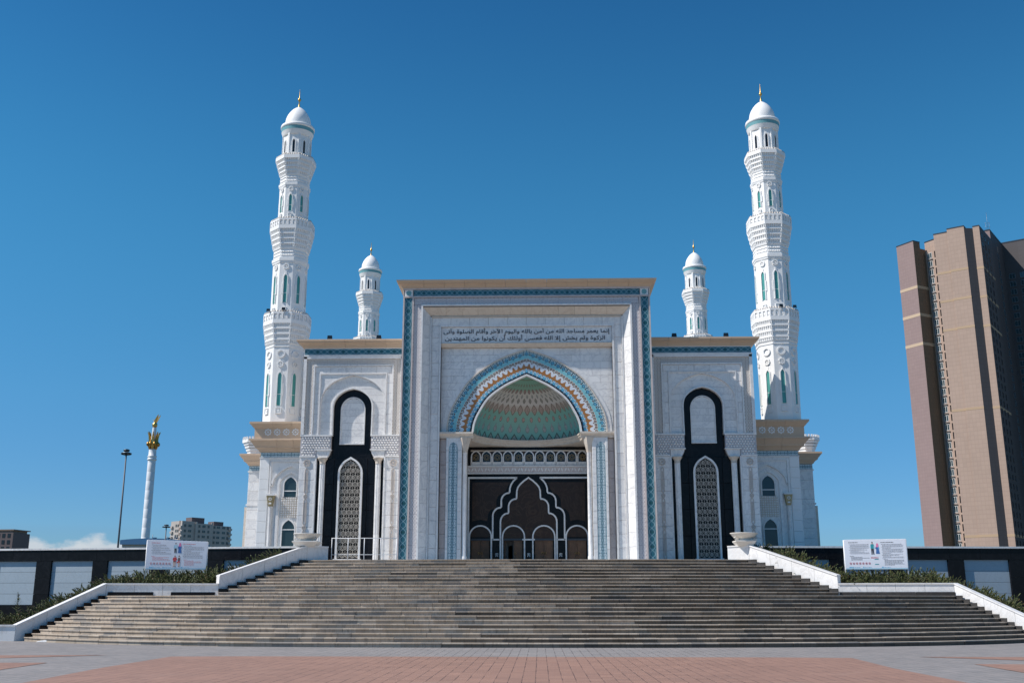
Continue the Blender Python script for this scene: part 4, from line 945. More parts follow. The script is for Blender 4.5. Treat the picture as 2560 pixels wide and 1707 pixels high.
    MB().strip(Kl, .07, y+.06, y+.6).build('arch_moulding', 'white_marble', W)
    # black stone behind, flaring out below the brackets
    blk = [(xc-1.05,8.6)]+[(x, z) for x, z in Kl]+[(xc+1.05,8.6)]
    MB().prism(blk, y+.36, y+.62).build('black_recess', 'black_granite', W)
    for i in range(4):
        w = 3.54/4
        for z0, z1 in ((ZP,4.8),(4.8,6.15),(6.15,7.5),(7.5,8.85)): piece('black_panel', W, xc-1.77+w*i+.003, xc-1.77+w*(i+1)-.003, y+.25, y+.5, z0+.003, z1-.003, 'black_granite')
    # blind white panel
    pan = [(xc-.63, 9.62)]+[(xc-.63, 11.45)]+[(xc-.63*cos(t), 11.45+.66*sin(t)) for t in [pi*k/14 for k in range(1, 14)]]+[(xc+.63, 11.45), (xc+.63, 9.62)]
    for i in range(7):
        za, zb = 9.66+.36*i, 9.66+.36*(i+1); zz = [za+.004+(zb-za-.008)*k/4 for k in range(5)]; hwz = [(.60 if z < 11.45 else .60*sqrt(max(0, 1-((z-11.45)/.63)**2))) for z in zz]
        if min(hwz[:2]) < .1: continue
        pl = [(xc+a, z) for a, z in zip(hwz, zz)]+[(xc-a, z) for a, z in zip(hwz[::-1], zz[::-1])]
        pl = [q_ for k_, q_ in enumerate(pl) if k_ == 0 or hypot(q_[0]-pl[k_-1][0], q_[1]-pl[k_-1][1]) > 1e-3]
        MB().prism(pl, y+.34, y+.40).build('blind_panel_slab', 'white_marble', W)
    mb = MB().strip(pan, .05, y+.29, y+.42); mb.box(xc-.66, xc+.66, y+.24, y+.42, 9.58, 9.65); mb.build('blind_panel_frame', 'white_marble', W)
    # carved star panels with a notch for the brackets
    for t in (-1, 1):
        a_out = (2.66 if t > 0 else 2.62)
        def q(a): return X(t*a)
        poly = [(q(1.06),9.27),(q(1.82),9.27),(q(1.82),8.94),(q(a_out),8.94),(q(a_out),9.99),(q(1.06),9.99)]
        sp_ = MB().prism(poly, y+.0, y+.26).build('star_relief_panel', 'lavender_stone', W)
        rel = MB(); px, pz = .148, .128
        for jz in range(9):
            for ix in range(12):
                a = 1.14+px*ix+(px/2 if jz % 2 else 0); z = 9.0+pz*jz
                if a > a_out-.08 or z > 9.93 or (a < 1.92 and z < 9.34): continue
                x = q(a); r1 = .062; v = [(x+r1*cos(pi*k/3+pi/6), y-.002, z+r1*sin(pi*k/3+pi/6)) for k in range(6)]+[(x+.03*cos(pi*k/3+pi/6), y-.045, z+.03*sin(pi*k/3+pi/6)) for k in range(6)]
                rel.add(v, [(k, (k+1)%6, (k+1)%6+6, k+6) for k in range(6)]+[tuple(range(6,12))])
        tag(rel.build('star_bosses', 'white_marble', sp_), kind='stuff')
        mb = MB(); p_, r_ = sorted((q(1.03), q(a_out+.03))); mb.box(p_, r_, y-.05, y+.06, 9.98, 10.06); p_, r_ = sorted((q(1.84), q(a_out+.02))); mb.box(p_, r_, y-.05, y+.06, 8.88, 8.95); p_, r_ = sorted((q(1.02), q(1.9))); mb.box(p_, r_, y-.05, y+.24, 9.24, 9.30); mb.build('moulding', 'white_marble', W)
        # bracket and column
        bk = [(q(1.06),9.24),(q(1.80),9.24),(q(1.80),8.92),(q(1.74),8.84),(q(1.28),8.84),(q(1.2),8.9),(q(1.12),9.06)]
        MB().prism(bk, y+.02, y+.26).build('bracket', 'white_marble', W)
        cx = q(1.47); cy = y+.10
        c = part('column', W, (cx, cy, ZP))
        for k in range(7):
            h = (8.52-ZP)/7; m_ = MB(); n_ = 20; z0, z1 = ZP+h*k+.004, ZP+h*(k+1)-.004
            vv = [(cx+(.138+.010*cos(10*2*pi*j/n_))*cos(2*pi*j/n_), cy+(.138+.010*cos(10*2*pi*j/n_))*sin(2*pi*j/n_)) for j in range(n_)]
            m_.add([(a, b, z0) for a, b in vv]+[(a, b, z1) for a, b in vv], [(j, (j+1)%n_, n_+(j+1)%n_, n_+j) for j in range(n_)]); m_.build('shaft', 'white_marble', c)
        MB().lathe([(.15,8.52),(.17,8.54),(.15,8.57),(.17,8.66),(.25,8.78),(.27,8.80),(.27,8.85)], 16, cx, cy).build('capital', 'cream_marble', c)
        MB().lathe([(.2,ZP),(.2,ZP+.08),(.16,ZP+.14)], 16, cx, cy).build('base', 'white_marble', c)
        # pilaster with hanging ornament
        for k in range(9):
            h = (8.88-ZP)/9; p_, r_ = sorted((q(1.82), q(a_out+.0))); piece('marble_panel', W, p_+.003, r_-.003, y+.0, y+.06, ZP+h*k+.004, ZP+h*(k+1)-.004, 'white_marble')
        mb = MB(); p_, r_ = sorted((q(1.77), q(1.84))); mb.box(p_, r_, y-.03, y+.26, ZP, 8.88); mb.build('moulding', 'white_marble', W)
        xo = q(2.27); og = MB()
        def star8(x, z, r, yy=y-.05):
            og.strip([(x+(r if k % 2 == 0 else r*.78)*cos(2*pi*k/16), z+(r if k % 2 == 0 else r*.78)*sin(2*pi*k/16)) for k in range(17)], r*.28, yy, y)
            og.prism([(x+r*.35*cos(2*pi*k/8), z+r*.35*sin(2*pi*k/8)) for k in range(8)], yy, y)
        star8(xo, 8.58, .17)
        for z0, z1 in ((6.95,8.30),(5.35,6.72),(3.6,5.12)):
            for e in (-1, 1): og.box(*sorted((xo+e*.085, xo+e*.055)), y-.04, y, z0+.1, z1-.1)
            og.strip([(xo-.07,z1-.1),(xo,z1),(xo+.07,z1-.1)], .03, y-.04, y); og.strip([(xo-.07,z0+.1),(xo,z0),(xo+.07,z0+.1)], .03, y-.04, y); og.box(xo-.022, xo+.022, y-.025, y, z0+.2, z1-.2)
        for z in (6.83, 5.23): star8(xo, z, .10)
        og.build('pilaster_ornament', 'ornament_stone', W)
    # tall lattice window
    WI = [(xc-.60, 3.66)]+arch([(.60,8.05),(.55,8.32),(.35,8.63),(0,8.86)], xc, 4)+[(xc+.60, 3.66)]
    WI[1] = (WI[1][0], 8.05)
    win = MB().strip(WI, .10, y+.14, y+.3).build('lattice_window', 'white_marble', W)
    MB().box(xc-.72, xc+.72, y+.06, y+.3, 3.53, 3.66).build('sill', 'white_marble', win)
    MB().prism(offset(WI, -.04), y+.235, y+.247).build('dark_backing', 'dark_void', win)
    lat = MB(); pz = .365; px = pz*.866/1.0*.70; ok = lambda x, z: 3.66 < z < 8.84 and abs(x-xc) < (half_width(WI, xc, z) if z > 8.0 else .6)-.03
    def seg(p, q_, w=.034):
        if ok(*p) and ok(*q_): lat.strip([p, q_], w, y+.19, y+.232)
    for r in range(15):
        for cidx in range(-2, 3):
            x = xc+.262*cidx; z = 3.85+.362*r
            outp = [(x+.135*sin(pi*k/3), z+.135*cos(pi*k/3)) for k in range(6)]; hexp = [(x+.058*sin(pi*k/3), z+.058*cos(pi*k/3)) for k in range(6)]
            for k in range(6): seg(outp[k], outp[(k+1)%6], .022); seg(hexp[k], hexp[(k+1)%6], .016); seg(hexp[k], outp[k], .018)
            seg(outp[0], (x, z+.227), .022); seg((x+.131, z+.045), (x+.131, z-.045), .02)
            if cidx < 2: seg((x+.117, z+.067), (x+.131, z+.110), .018); seg((x+.131, z+.110), (x+.145, z+.067), .018); seg((x+.131, z+.110), (x+.131, z+.25), .014)
    tag(lat.build('lattice', 'bronze_lattice', win), kind='stuff')
for s in (-1, 1): wing(s)

# ---- corner blocks under the front minarets and the hall behind
def pointed(xc, hw, z0, zs, zt, n=4): return [(xc-hw, z0)]+arch([(hw, zs), (hw*.90, zs+(zt-zs)*.36), (hw*.52, zs+(zt-zs)*.74), (0, zt)], xc, n)+[(xc+hw, z0)]
def corner_block(s):
    y = 56.6; xo = XM+s*14.72; xi = XM+s*11.9
    Bk = part('corner_block', mosque, (XM+s*13.4, y, ZP))
    a, b = sorted((xo, xi)); core = MB().box(a, b, y+.03, 62.6, ZP, 11.0); core.build('core', 'white_marble', Bk)
    prof = [(0,9.50),(.06,9.52),(.10,9.60),(.22,9.72),(.28,9.74),(.28,9.80),(.40,9.96),(.50,10.08),(.56,10.10),(.56,10.20)]
    cornice(Bk, a, b, y-.02, 62.6, prof, 3, 'cream_stone')
    # attic with star rosettes
    ya = 56.1; xa = XM+s*15.0; a2, b2 = sorted((xa, XM+s*11.9)); MB().box(a2, b2, ya, 60.2, 10.18, 10.9).build('attic', 'cream_stone', Bk)
    cornice(Bk, a2, b2, ya-.01, 60.2, [(0,10.74),(.05,10.78),(.14,10.9),(.24,11.0),(.24,11.10)], 3, 'cream_stone')
    MB().box(a2, b2, ya, 60.2, 11.02, 11.09).build('attic_roof', 'concrete', Bk)
    for k in range(5):
        x = XM+s*(14.25-.505*k); z = 10.55; mb = MB()
        mb.strip([(x+(.175 if j % 2 == 0 else .13)*cos(2*pi*j/16), z+(.175 if j % 2 == 0 else .13)*sin(2*pi*j/16)) for j in range(17)], .05, ya-.03, ya)
        mb.prism([(x+.06*cos(2*pi*j/8), z+.06*sin(2*pi*j/8)) for j in range(8)], ya-.03, ya); mb.build('star_rosette', 'white_marble', Bk)
    MB().quad_uv([(a,y-.004,9.24),(b,y-.004,9.24),(b,y-.004,9.50),(a,y-.004,9.50)], 0, 5).build('teal_tile_band', 'arabesque_tiles', Bk)
    mb = MB(); mb.box(a-.04 if s < 0 else a, b if s < 0 else b+.04, y-.05, y+.03, 9.17, 9.235); mb.build('string_course', 'white_marble', Bk)
    # plain pier slabs at the outer edge
    for k in range(10):
        h = 5.72/10; p, q = sorted((XM+s*14.72, XM+s*14.2)); piece('marble_panel', Bk, p+.003, q-.003, y-.03, y+.04, ZP+h*k+.004, ZP+h*(k+1)-.004, 'white_paint')
    sd = MB()
    for k in range(10):
        h = 5.72/10
        for y0 in (56.6, 58.1, 59.6, 61.1): p, q = sorted((xo, xo+s*.02)); sd.box(p, q, y0+.006, y0+1.494, ZP+h*k+.006, ZP+h*(k+1)-.006)
    tag(sd.build('side_cladding', 'white_marble', Bk), kind='stuff')
    # arched bay with two windows
    xw = XM+s*12.98
    mb = MB(); mb.strip([(XM+s*14.12, ZP), (XM+s*14.12, 9.0), (XM+s*11.9, 9.0)][::(1 if s < 0 else -1)], .08, y-.05, y+.03); mb.build('frame_moulding', 'white_marble', Bk)
    O = pointed(xw, 1.02, 7.7, 7.75, 8.78); mb = MB().strip(O, .10, y-.09, y+.03)
    mb.box(*sorted((xw+s*1.0, xw+s*1.14)), y-.09, y+.03, 7.66, 7.76); mb.build('arch_moulding', 'white_marble', Bk)
    I = pointed(xw, .66, ZP, 7.75, 8.42); MB().strip(I, .14, y-.06, y+.03).build('arch_moulding', 'white_marble', Bk)
    for z0, zs, zt in ((7.06, 7.72, 8.18), (ZP, 5.35, 5.86)):
        ln = pointed(xw, .37, z0, zs, zt); w_ = MB().strip(ln, .07, y-.07, y+.03).build('window', 'white_marble', Bk)
        MB().prism(ln, y-.015, y+.02).build('pane', 'window_glass', w_)
        bar = MB(); bar.box(xw-.36, xw+.36, y-.045, y-.01, z0+.30 if z0 > 5 else 5.28, z0+.35 if z0 > 5 else 5.33); bar.build('glazing_bar', 'white_marble', w_)
    scr = MB(); scr.box(xw-.5, xw+.5, y-.005, y+.02, 5.95, 7.04, 0)
    for r in range(9):
        for c_ in range(8):
            x = xw-.44+.125*c_; z = 6.0+.125*r
            scr.prism([(x+(.052 if k % 2 == 0 else .036)*cos(2*pi*k/8+pi/8*(r % 2)), z+(.052 if k % 2 == 0 else .036)*sin(2*pi*k/8+pi/8*(r % 2))) for k in range(8)], y-.03, y-.004, 1)
    tag(scr.build('carved_screen', ['cream_marble', 'white_marble'], Bk), kind='stuff')
    # half column with a gilded capital
    xcap = XM+s*14.0
    MB().lathe([(.13,ZP),(.10,ZP+.2),(.09,6.5),(.11,6.55)], 12, xcap, y-.05).build('half_column', 'white_marble', Bk)
    cp = MB(); cp.hexa([(xcap-.11,y-.18,6.55),(xcap+.11,y-.18,6.55),(xcap+.11,y+.02,6.55),(xcap-.11,y+.02,6.55)], [(xcap-.21,y-.26,7.12),(xcap+.21,y-.26,7.12),(xcap+.21,y+.02,7.12),(xcap-.21,y+.02,7.12)])
    cap = cp.build('column_capital', 'gold_ceramic', Bk)
    cp = MB(); cp.box(xcap-.23, xcap+.23, y-.28, y+.02, 7.12, 7.2); cp.strip([(xcap+.07*cos(2*pi*k/10), 6.93+.07*sin(2*pi*k/10)) for k in range(11)], .03, y-.27, y-.2); cp.box(xcap-.07, xcap+.07, y-.235, y-.18, 6.66, 6.74); cp.build('capital_ornament', 'white_marble', cap)
for s in (-1, 1): corner_block(s)
H = part('prayer_hall', mosque, (XM, 62.4, ZP))
MB().box(XM-16.95, XM+16.95, 62.4, 88.5, ZP, 9.6).build('hall_body', 'white_marble', H)
cornice(H, XM-16.95, XM+16.95, 62.38, 88.5, [(0,9.50),(.06,9.52),(.10,9.60),(.22,9.72),(.28,9.74),(.28,9.80),(.40,9.96),(.48,10.05),(.5,10.08),(.5,10.18)], 10, 'cream_stone')
MB().box(XM-16.95, XM+16.95, 62.4, 88.5, 10.02, 10.12).build('roof', 'concrete', H)
for s in (-1, 1):
    a, b = sorted((XM+s*16.95, XM+s*14.7))
    MB().quad_uv([(a,62.39,9.2),(b,62.39,9.2),(b,62.39,9.49),(a,62.39,9.49)], 0, 5).build('teal_tile_band', 'arabesque_tiles', H)
    MB().box(a-.05, b+.05, 62.33, 62.4, 9.1, 9.19).build('string_course', 'white_marble', H); MB().box(a-.06, b+.06, 62.33, 62.4, 7.1, 7.2).build('string_course', 'white_marble', H)
    mb = MB(); p, q = sorted((XM+s*16.95, XM+s*17.15)); mb.box(p, q, 62.6, 64, ZP, 7.05); mb.build('buttress', 'cream_marble', H)
    for k in range(10):
        h = 5.65/10; piece('marble_panel', H, a+.004, b-.004, 62.36, 62.42, ZP+h*k+.004, ZP+h*(k+1)-.004, 'white_marble')
    # corner turret balcony on the hall roof
    x = XM+s*17.25; yy = 64.6; m_ = MB()
    for k in range(5): m_.octo(.40+.08*k, 10.3+.18*k, .43+.08*k, 10.44+.18*k)
    m_.octo(.82, 11.18, .82, 11.38); m_.octo(.5, 10.1, .5, 11.3)
    for k in range(24): t = 2*pi*k/24; m_.box(.75*cos(t)-.05, .75*cos(t)+.05, .75*sin(t)-.05, .75*sin(t)+.05, 11.38, 11.53)
    m_.v = [(u+x, v+yy, w) for u, v, w in m_.v]; m_.build('turret_balcony', 'white_paint', H)

# ------------------------------------------------------------------ minarets
MZ = 11.08
def facet(k): return -pi/2+pi/4*k                        # direction of facet k
def build_minaret():
    root = thing('minaret', 'x', 'minaret', (0, 0, 0))
    z = lambda v: v-MZ
    # shaft tiers
    tiers = [(11.08,1.085,15.42,1.125),(17.3,1.0,20.5,1.0),(23.0,.885,25.2,.87)]
    for z0, r0, z1, r1 in tiers: MB().octo(r0, z(z0), r1, z(z1)).build('shaft', 'white_paint', root)
    MB().octo(.83, z(27.0), .83, z(28.62)).build('lantern', 'white_paint', root)
    # mouldings and carved friezes under each gallery
    def rings(items, name):
        mb = MB()
        for a, ra, b, rb in items: mb.octo(ra, z(a), rb, z(b))
        return mb.build(name, 'white_paint', root)
    rings([(15.40,1.16,15.5,1.16),(15.5,1.12,15.62,1.2)], 'moulding'); rings([(20.40,1.04,20.52,1.06),(20.52,1.08,20.70,1.08),(20.70,1.0,21.25,1.0),(21.25,1.04,21.35,1.06)], 'frieze'); rings([(25.12,.90,25.24,.93),(25.24,.94,25.38,.94),(25.38,.87,25.85,.87),(25.85,.90,25.93,.92)], 'frieze')
    fr = MB()
    for zc, r in ((20.97,1.0),(25.62,.87)):
        for k in range(8):
            t = facet(k); ap = r*cos(pi/8); hw = r*sin(pi/8)*.9
            for j in range(7):
                s_ = -hw+2*hw*(j+.5)/7; dz = .10 if j % 2 else -.10
                for sgn in (-1, 1):
                    c, d = cos(t), sin(t); v = []
                    for ds, dzz in ((-.075,0),(0,-.075),(.075,0),(0,.075)): v.append(((ap+.004)*c-(s_+ds)*d, (ap+.004)*d+(s_+ds)*c, z(zc)+sgn*dz+dzz))
                    v.append(((ap+.045)*c-s_*d, (ap+.045)*d+s_*c, z(zc)+sgn*dz)); fr.add(v, [(0,1,4),(1,2,4),(2,3,4),(3,0,4)])
    tag(fr.build('frieze_carving', 'white_paint', root), kind='stuff')
    # galleries: dentilled corbel tiers, parapet, merlons
    def gallery(zb, rb, zt, rt, n, par):
        g = MB(); h = (zt-zb)/n
        for i in range(n):
            r = rb+(rt-rb)*(i+1)/n; rp = rb+(rt-rb)*i/n; za = zb+h*i
            g.octo(rp*.97, z(za), rp*.99, z(za+h*.62)); g.octo(r, z(za+h*.62), r, z(za+h))
            ap0 = rp*cos(pi/8)*.98; ap1 = r*cos(pi/8); hw = r*sin(pi/8); m = max(5, round(2*hw/.125))
            for k in range(8):
                t = facet(k); c, d = cos(t), sin(t)
                for j in range(m+1):
                    s_ = -hw+2*hw*j/m; w = .028
                    def pt(a, s2, zz): return (a*c-s2*d, a*d+s2*c, z(zz))
                    g.add([pt(ap0-.02,s_-w,za),pt(ap0-.02,s_+w,za),pt(ap0-.02,s_+w,za+h*.64),pt(ap0-.02,s_-w,za+h*.64),pt(ap0+.02,s_-w,za),pt(ap0+.02,s_+w,za),pt(ap1-.008,s_+w,za+h*.64),pt(ap1-.008,s_-w,za+h*.64)],
                          [(4,5,6,7),(0,4,7,3),(5,1,2,6),(0,1,5,4)])
        gal = g.build('gallery', 'white_paint', root)
        p = MB(); ztop = zt+par; r = rt*1.0; ap = r*cos(pi/8); hw = r*sin(pi/8)
        if par > .2:
            for k in range(8):
                t = facet(k); c, d = cos(t), sin(t); n_ = 4
                def bx(s0, s1, a0, a1, z0, z1):
                    f = lambda a, s2, zz: (a*c-s2*d, a*d+s2*c, z(zz))
                    p.add([f(a1,s0,z0),f(a1,s1,z0),f(a0,s1,z0),f(a0,s0,z0),f(a1,s0,z1),f(a1,s1,z1),f(a0,s1,z1),f(a0,s0,z1)], [(0,3,2,1),(4,5,6,7),(0,1,5,4),(1,2,6,5),(2,3,7,6),(3,0,4,7)])
                bx(-hw, hw, ap-.12, ap, zt, zt+par*.22); bx(-hw, hw, ap-.12, ap, zt+par*.80, ztop); bx(-hw*.98, hw*.98, ap-.10, ap-.05, zt+par*.2, zt+par*.82)
                for j in range(n_+1):
                    s_ = -hw+2*hw*j/n_; bx(max(-hw, s_-.05), min(hw, s_+.05), ap-.12, ap+.004, zt+par*.2, zt+par*.82)
                for j in range(n_): s_ = -hw+2*hw*(j+.5)/n_; bx(s_-.05, s_+.05, ap-.06, ap-.02, zt+par*.38, zt+par*.66)
        else: p.octo(r, z(zt), r, z(ztop))
        for k in range(8):
            t = facet(k); c, d = cos(t), sin(t); n_ = 7
            for j in range(n_):
                s_ = -hw+2*hw*(j+.5)/n_; x, y_ = (ap-.06)*c-s_*d, (ap-.06)*d+s_*c
                p.lathe([(.052,z(ztop)-.01),(.058,z(ztop)+.05),(.035,z(ztop)+.10),(0.001,z(ztop)+.12)], 5, x, y_, 1)
        p.build('parapet', ['white_paint', 'weathered_paint'], gal)
    gallery(15.60,1.16,16.85,1.36,4,.55); gallery(21.35,1.05,22.52,1.30,4,.50); gallery(25.93,.90,26.92,1.20,4,.12)
    # windows, rosettes and sunk panels, shared by the eight facets
    def pointed_w(hw, z0, z1): return [(-hw, z0), (-hw, z1-.22), (-hw*1.5, z1-.30) if False else (-hw*.9, z1-.14), (-hw*.5, z1-.06), (0, z1), (hw*.5, z1-.06), (hw*.9, z1-.14), (hw, z1-.22), (hw, z0)]
    def tier_details(r_at, zw0, zw1, hw, zros, rros, zpan, circ=None):
        ap = lambda zz: r_at(zz)*cos(pi/8)
        a0 = ap((zw0+zw1)/2)
        fm = MB(); ln = pointed_w(hw, z(zw0), z(zw1)); fm.strip(offset([(x, q) for x, q in ln], .02), .04, -a0-.055, -a0+.05)
        h = zw1-zw0
        for e in (-1, 1):
            x0, x1 = sorted((e*(hw+.02), e*(hw+.10))); fm.box(x0, x1, -a0-.045, -a0+.05, z(zw0+h*.30), z(zw0+h*.66)); x0, x1 = sorted((e*(hw+.015), e*(hw+.06))); fm.box(x0, x1, -a0-.035, -a0+.05, z(zw0), z(zw0+h*.95))
        fm.box(-.05, .05, -a0-.03, -a0+.05, z(zw1), z(zw1+.16)); fmesh = fm.mesh('window', 'white_paint')
        pm = MB().prism(pointed_w(hw*.95, z(zw0), z(zw1)-.01), -a0-.012, -a0+.02)
        pm.box(-hw, hw, -a0-.02, -a0, z(zw0+h*.33), z(zw0+h*.33)+.02, 1); pmesh = pm.mesh('pane', ['teal_glass', 'white_paint'])
        ar = ap(zros); ro = MB()
        if rros:
            ro.strip([((rros if j % 2 == 0 else rros*.8)*cos(2*pi*j/16), z(zros)+(rros if j % 2 == 0 else rros*.8)*sin(2*pi*j/16)) for j in range(17)], rros*.36, -ar-.06, -ar+.04)
            ro.lathe([(.001,0)], 3) if False else ro.prism([(rros*.32*cos(2*pi*j/8), z(zros)+rros*.32*sin(2*pi*j/8)) for j in range(8)], -ar-.05, -ar+.04)
            rmesh = ro.mesh('rosette', 'white_paint')
        pb = MB(); zc, ph, pw = zpan; a1 = ap(zc); pb.box(-pw, pw, -a1-.03, -a1+.05, z(zc-ph), z(zc+ph)); frame_rect(pb, -pw, pw, z(zc-ph), z(zc+ph), .03, -a1-.065, -a1-.028, 0, True); pb.prism([(pw*.5*cos(2*pi*j/4), z(zc)+ph*.5*sin(2*pi*j/4)) for j in range(4)], -a1-.05, -a1-.028); bmesh_ = pb.mesh('sunk_panel', 'white_paint')
        if circ:
            ac = ap(circ); cm = MB().strip([(.20*cos(2*pi*j/20), z(circ)+.20*sin(2*pi*j/20)) for j in range(21)], .07, -ac-.06, -ac+.05); cmesh = cm.mesh('ring_moulding', 'white_paint')
        for k in range(8):
            w = link('window', fmesh, root, (0,0,0), pi/4*k); p_ = link('pane', pmesh, w, (0,0,0))
            if rros: link('rosette', rmesh, root, (0,0,0), pi/4*k)
            link('sunk_panel', bmesh_, root, (0,0,0), pi/4*k)
            if circ: link('ring_moulding', cmesh, root, (0,0,0), pi/4*k)
    tier_details(lambda q: 1.085+.04*(q-11.08)/4.34, 12.06, 13.95, .11, 14.42, .16, (11.78,.17,.16), 15.0)
    tier_details(lambda q: 1.0, 18.03, 19.7, .10, 20.17, .15, (17.62,.13,.12))
    tier_details(lambda q: .885-.015*(q-23.0)/2.2, 23.62, 24.66, .088, 24.98, .13, (23.36,.11,.10))
    # lantern windows and corner piers
    a0 = .83*cos(pi/8); fm = MB().strip(pointed_w(.10, z(27.3), z(28.2)), .05, -a0-.05, -a0+.05); fm.box(-.19, -.12, -a0-.03, -a0+.04, z(27.35), z(27.75)); fm.box(.12, .19, -a0-.03, -a0+.04, z(27.35), z(27.75)); fm.box(-.15, .15, -a0-.06, -a0+.04, z(27.24), z(27.3)); lm = fm.mesh('window', 'white_paint')
    pm = MB().prism(pointed_w(.095, z(27.3), z(28.19)), -a0-.012, -a0+.02); lpm = pm.mesh('pane', 'dark_glass')
    pier = MB().box(-.055, .055, -.86, -.76, z(27.02), z(28.62)).mesh('corner_pier', 'white_paint')
    for k in range(8):
        w = link('window', lm, root, (0,0,0), pi/4*k); link('pane', lpm, w, (0,0,0)); link('corner_pier', pier, root, (0,0,0), pi/4*k+pi/8)
    MB().lathe([(.84,z(28.5)),(.90,z(28.62)),(.93,z(28.74)),(.95,z(28.78))], 32).build('drum_cornice', 'white_paint', root)
    MB().lathe([(.945,z(28.78)),(.965,z(29.0))], 32).build('drum_teal_band', 'teal_paint', root)
    MB().lathe([(.96,z(29.0)),(1.0,z(29.03)),(1.01,z(29.12)),(.99,z(29.2)),(.76,z(29.22))], 32).build('drum_rim', 'white_paint', root)
    dome = [(.745,29.2),(.765,29.35),(.76,29.52),(.72,29.74),(.64,29.95),(.52,30.15),(.38,30.33),(.22,30.47),(.10,30.55),(.05,30.6)]
    MB().lathe([(a, z(b)) for a, b in dome], 32).build('dome', 'white_paint', root)
    MB().lathe([(.07,z(30.58)),(.045,z(30.7)),(.03,z(30.9)),(.05,z(30.98)),(.10,z(31.05)),(.10,z(31.1)),(.05,z(31.17)),(.025,z(31.25)),(.018,z(31.6)),(.004,z(31.76))], 12).build('finial', 'gold', root)
    return root
proto = build_minaret()
spots = [(-13.76, 57.25, 'tall white minaret on the left corner block, left of the portal'), (14.1, 57.25, 'tall white minaret on the right corner block, nearest the brown tower'),
         (-13.80, 85.1, 'smaller distant minaret showing above the roof of the left wing'), (14.08, 85.1, 'smaller distant minaret showing above the roof of the right wing')]
for i, (x, y, lab) in enumerate(spots):
    o = proto if i == 0 else copy_tree(proto)
    o.location = (x, y, MZ+(.0 if y < 70 else .02)); tag(o, lab, 'minaret', 'white minarets of the mosque')
mb = MB()
for s in (-1, 1): mb.box(XM+s*14-1.5, XM+s*14+1.5, 83.5, 86.7, 10, MZ+.02)
mb.build('minaret_base', 'cream_stone', H)

# ------------------------------------------------------------------ junipers in the planting beds
def juniper_mesh(seed, n=34, rad=.85):
    """spreading juniper: arching plumes, each a stem set with short flat sprays"""
    r = random.Random(seed); mb = MB()
    for i in range(n):
        az = r.uniform(0, 2*pi); el = radians(r.choice((4, 12, 20, 30, 42, 58))+r.uniform(-8, 8)); L = rad*r.uniform(.55, 1.1)*(.62+.38*cos(el))
        o = Vector((r.uniform(-.25,.25), r.uniform(-.25,.25), r.uniform(.0,.12))); d = Vector((cos(az)*cos(el), sin(az)*cos(el), sin(el))); side = Vector((-sin(az), cos(az), 0)); up = side.cross(d)*-1
        if up.z < 0: up = -up
        m = 46
        for k in range(m):
            t = .12+.88*(k+r.random())/m; c = o+d*L*t+Vector((0,0,-.22*L*t*t*cos(el)+.10*L*t*t)); th = r.uniform(-.35, pi+.35)
            e = (side*cos(th)+up*sin(th)*.7)*(.95-.35*t)+d*r.uniform(.6,1.1); e.normalize(); l = r.uniform(.09,.17)*(1.15-.75*t)
            w = e.cross(d if abs(e.dot(d)) < .95 else side).normalized()*.019
            mb.add([c-w, c+w, c+e*l+w*.2, c+e*l-w*.2], [(0,1,2,3)])
        mb.tube([o, o+d*L*.55, o+d*L*.95], .012, 4, 1, .004)
    return mb.mesh('juniper', ['juniper_needles', 'twig'])
JUN = [juniper_mesh(s, 80, .95) for s in range(5)]
JR = random.Random(4)
def junipers(q, f, side):
    def at(seg, t, w): a = Vector(q[seg]).lerp(Vector(q[seg+1]), t); b = Vector(f[seg if seg < 3 else seg-1]).lerp(Vector(f[seg+1 if seg < 3 else seg]), t); return a.lerp(b, w)
    where = {0: 'on the lower slope', 1: 'on the middle slope', 2: 'beside the landing', 4: 'on the upper slope'}; rows_ = ('front row', 'second row', 'back row')
    for seg, cnt in ((0,4),(1,4),(2,6),(4,5)):
        n_ = Vector((q[seg+1][1]-q[seg][1], -(q[seg+1][0]-q[seg][0]), 0)).normalized()
        for row in range(3):
            for k in range(cnt):
                t = (k+.5+JR.uniform(-.2,.2)+(.25 if row == 1 else 0))/cnt; t = min(t, 1.0); d = at(seg, t, 1)-at(seg, t, 0); D_ = Vector((d.x, d.y)).length*abs(d.normalized().dot(n_))
                need = (.80, 1.75, 2.8)[row]
                if D_ < need+.35 or (seg == 4 and side == 'left' and t > .72): continue
                p = at(seg, t, need/D_); sc_ = JR.uniform(.88, 1.12)*(.86 if row == 0 else 1.05)
                if D_ < 1.9: sc_ *= .75
                o = link('juniper_bush', JR.choice(JUN), None, (p.x, p.y, p.z-.03), JR.uniform(0, 2*pi)); o.scale = (sc_, sc_, sc_*JR.uniform(.78, 1.12))
                tag(o, 'low green juniper, %s %s, %s of the stairs' % (rows_[row], where[seg], side), 'bush', 'junipers %s of the stairs, %s %s' % (side, rows_[row], where[seg]))
junipers(*BL, 'left'); junipers(*BR, 'right')
sp_ = MB(); rr = random.Random(3); sp_.tube([(0,0,0),(.02,.0,.5),(0,.02,1.1)], .025, 5, 1, .008)
for k in range(70):
    h = rr.uniform(.25, 1.1); a = rr.uniform(0, 2*pi); L = (1.2-h)*.35; c = Vector((0,0,h)); e = c+Vector((cos(a)*L, sin(a)*L, .12)); w = Vector((-sin(a), cos(a), 0))*.012
    sp_.add([c-w, c+w, e+w*.4, e-w*.4], [(0,1,2,3)], 0)
tag(sp_.build('young_spruce', ['juniper_needles','twig'], None, (-21.7,45.2,.75)), 'thin young spruce sapling at the far left of the planting', 'sapling')

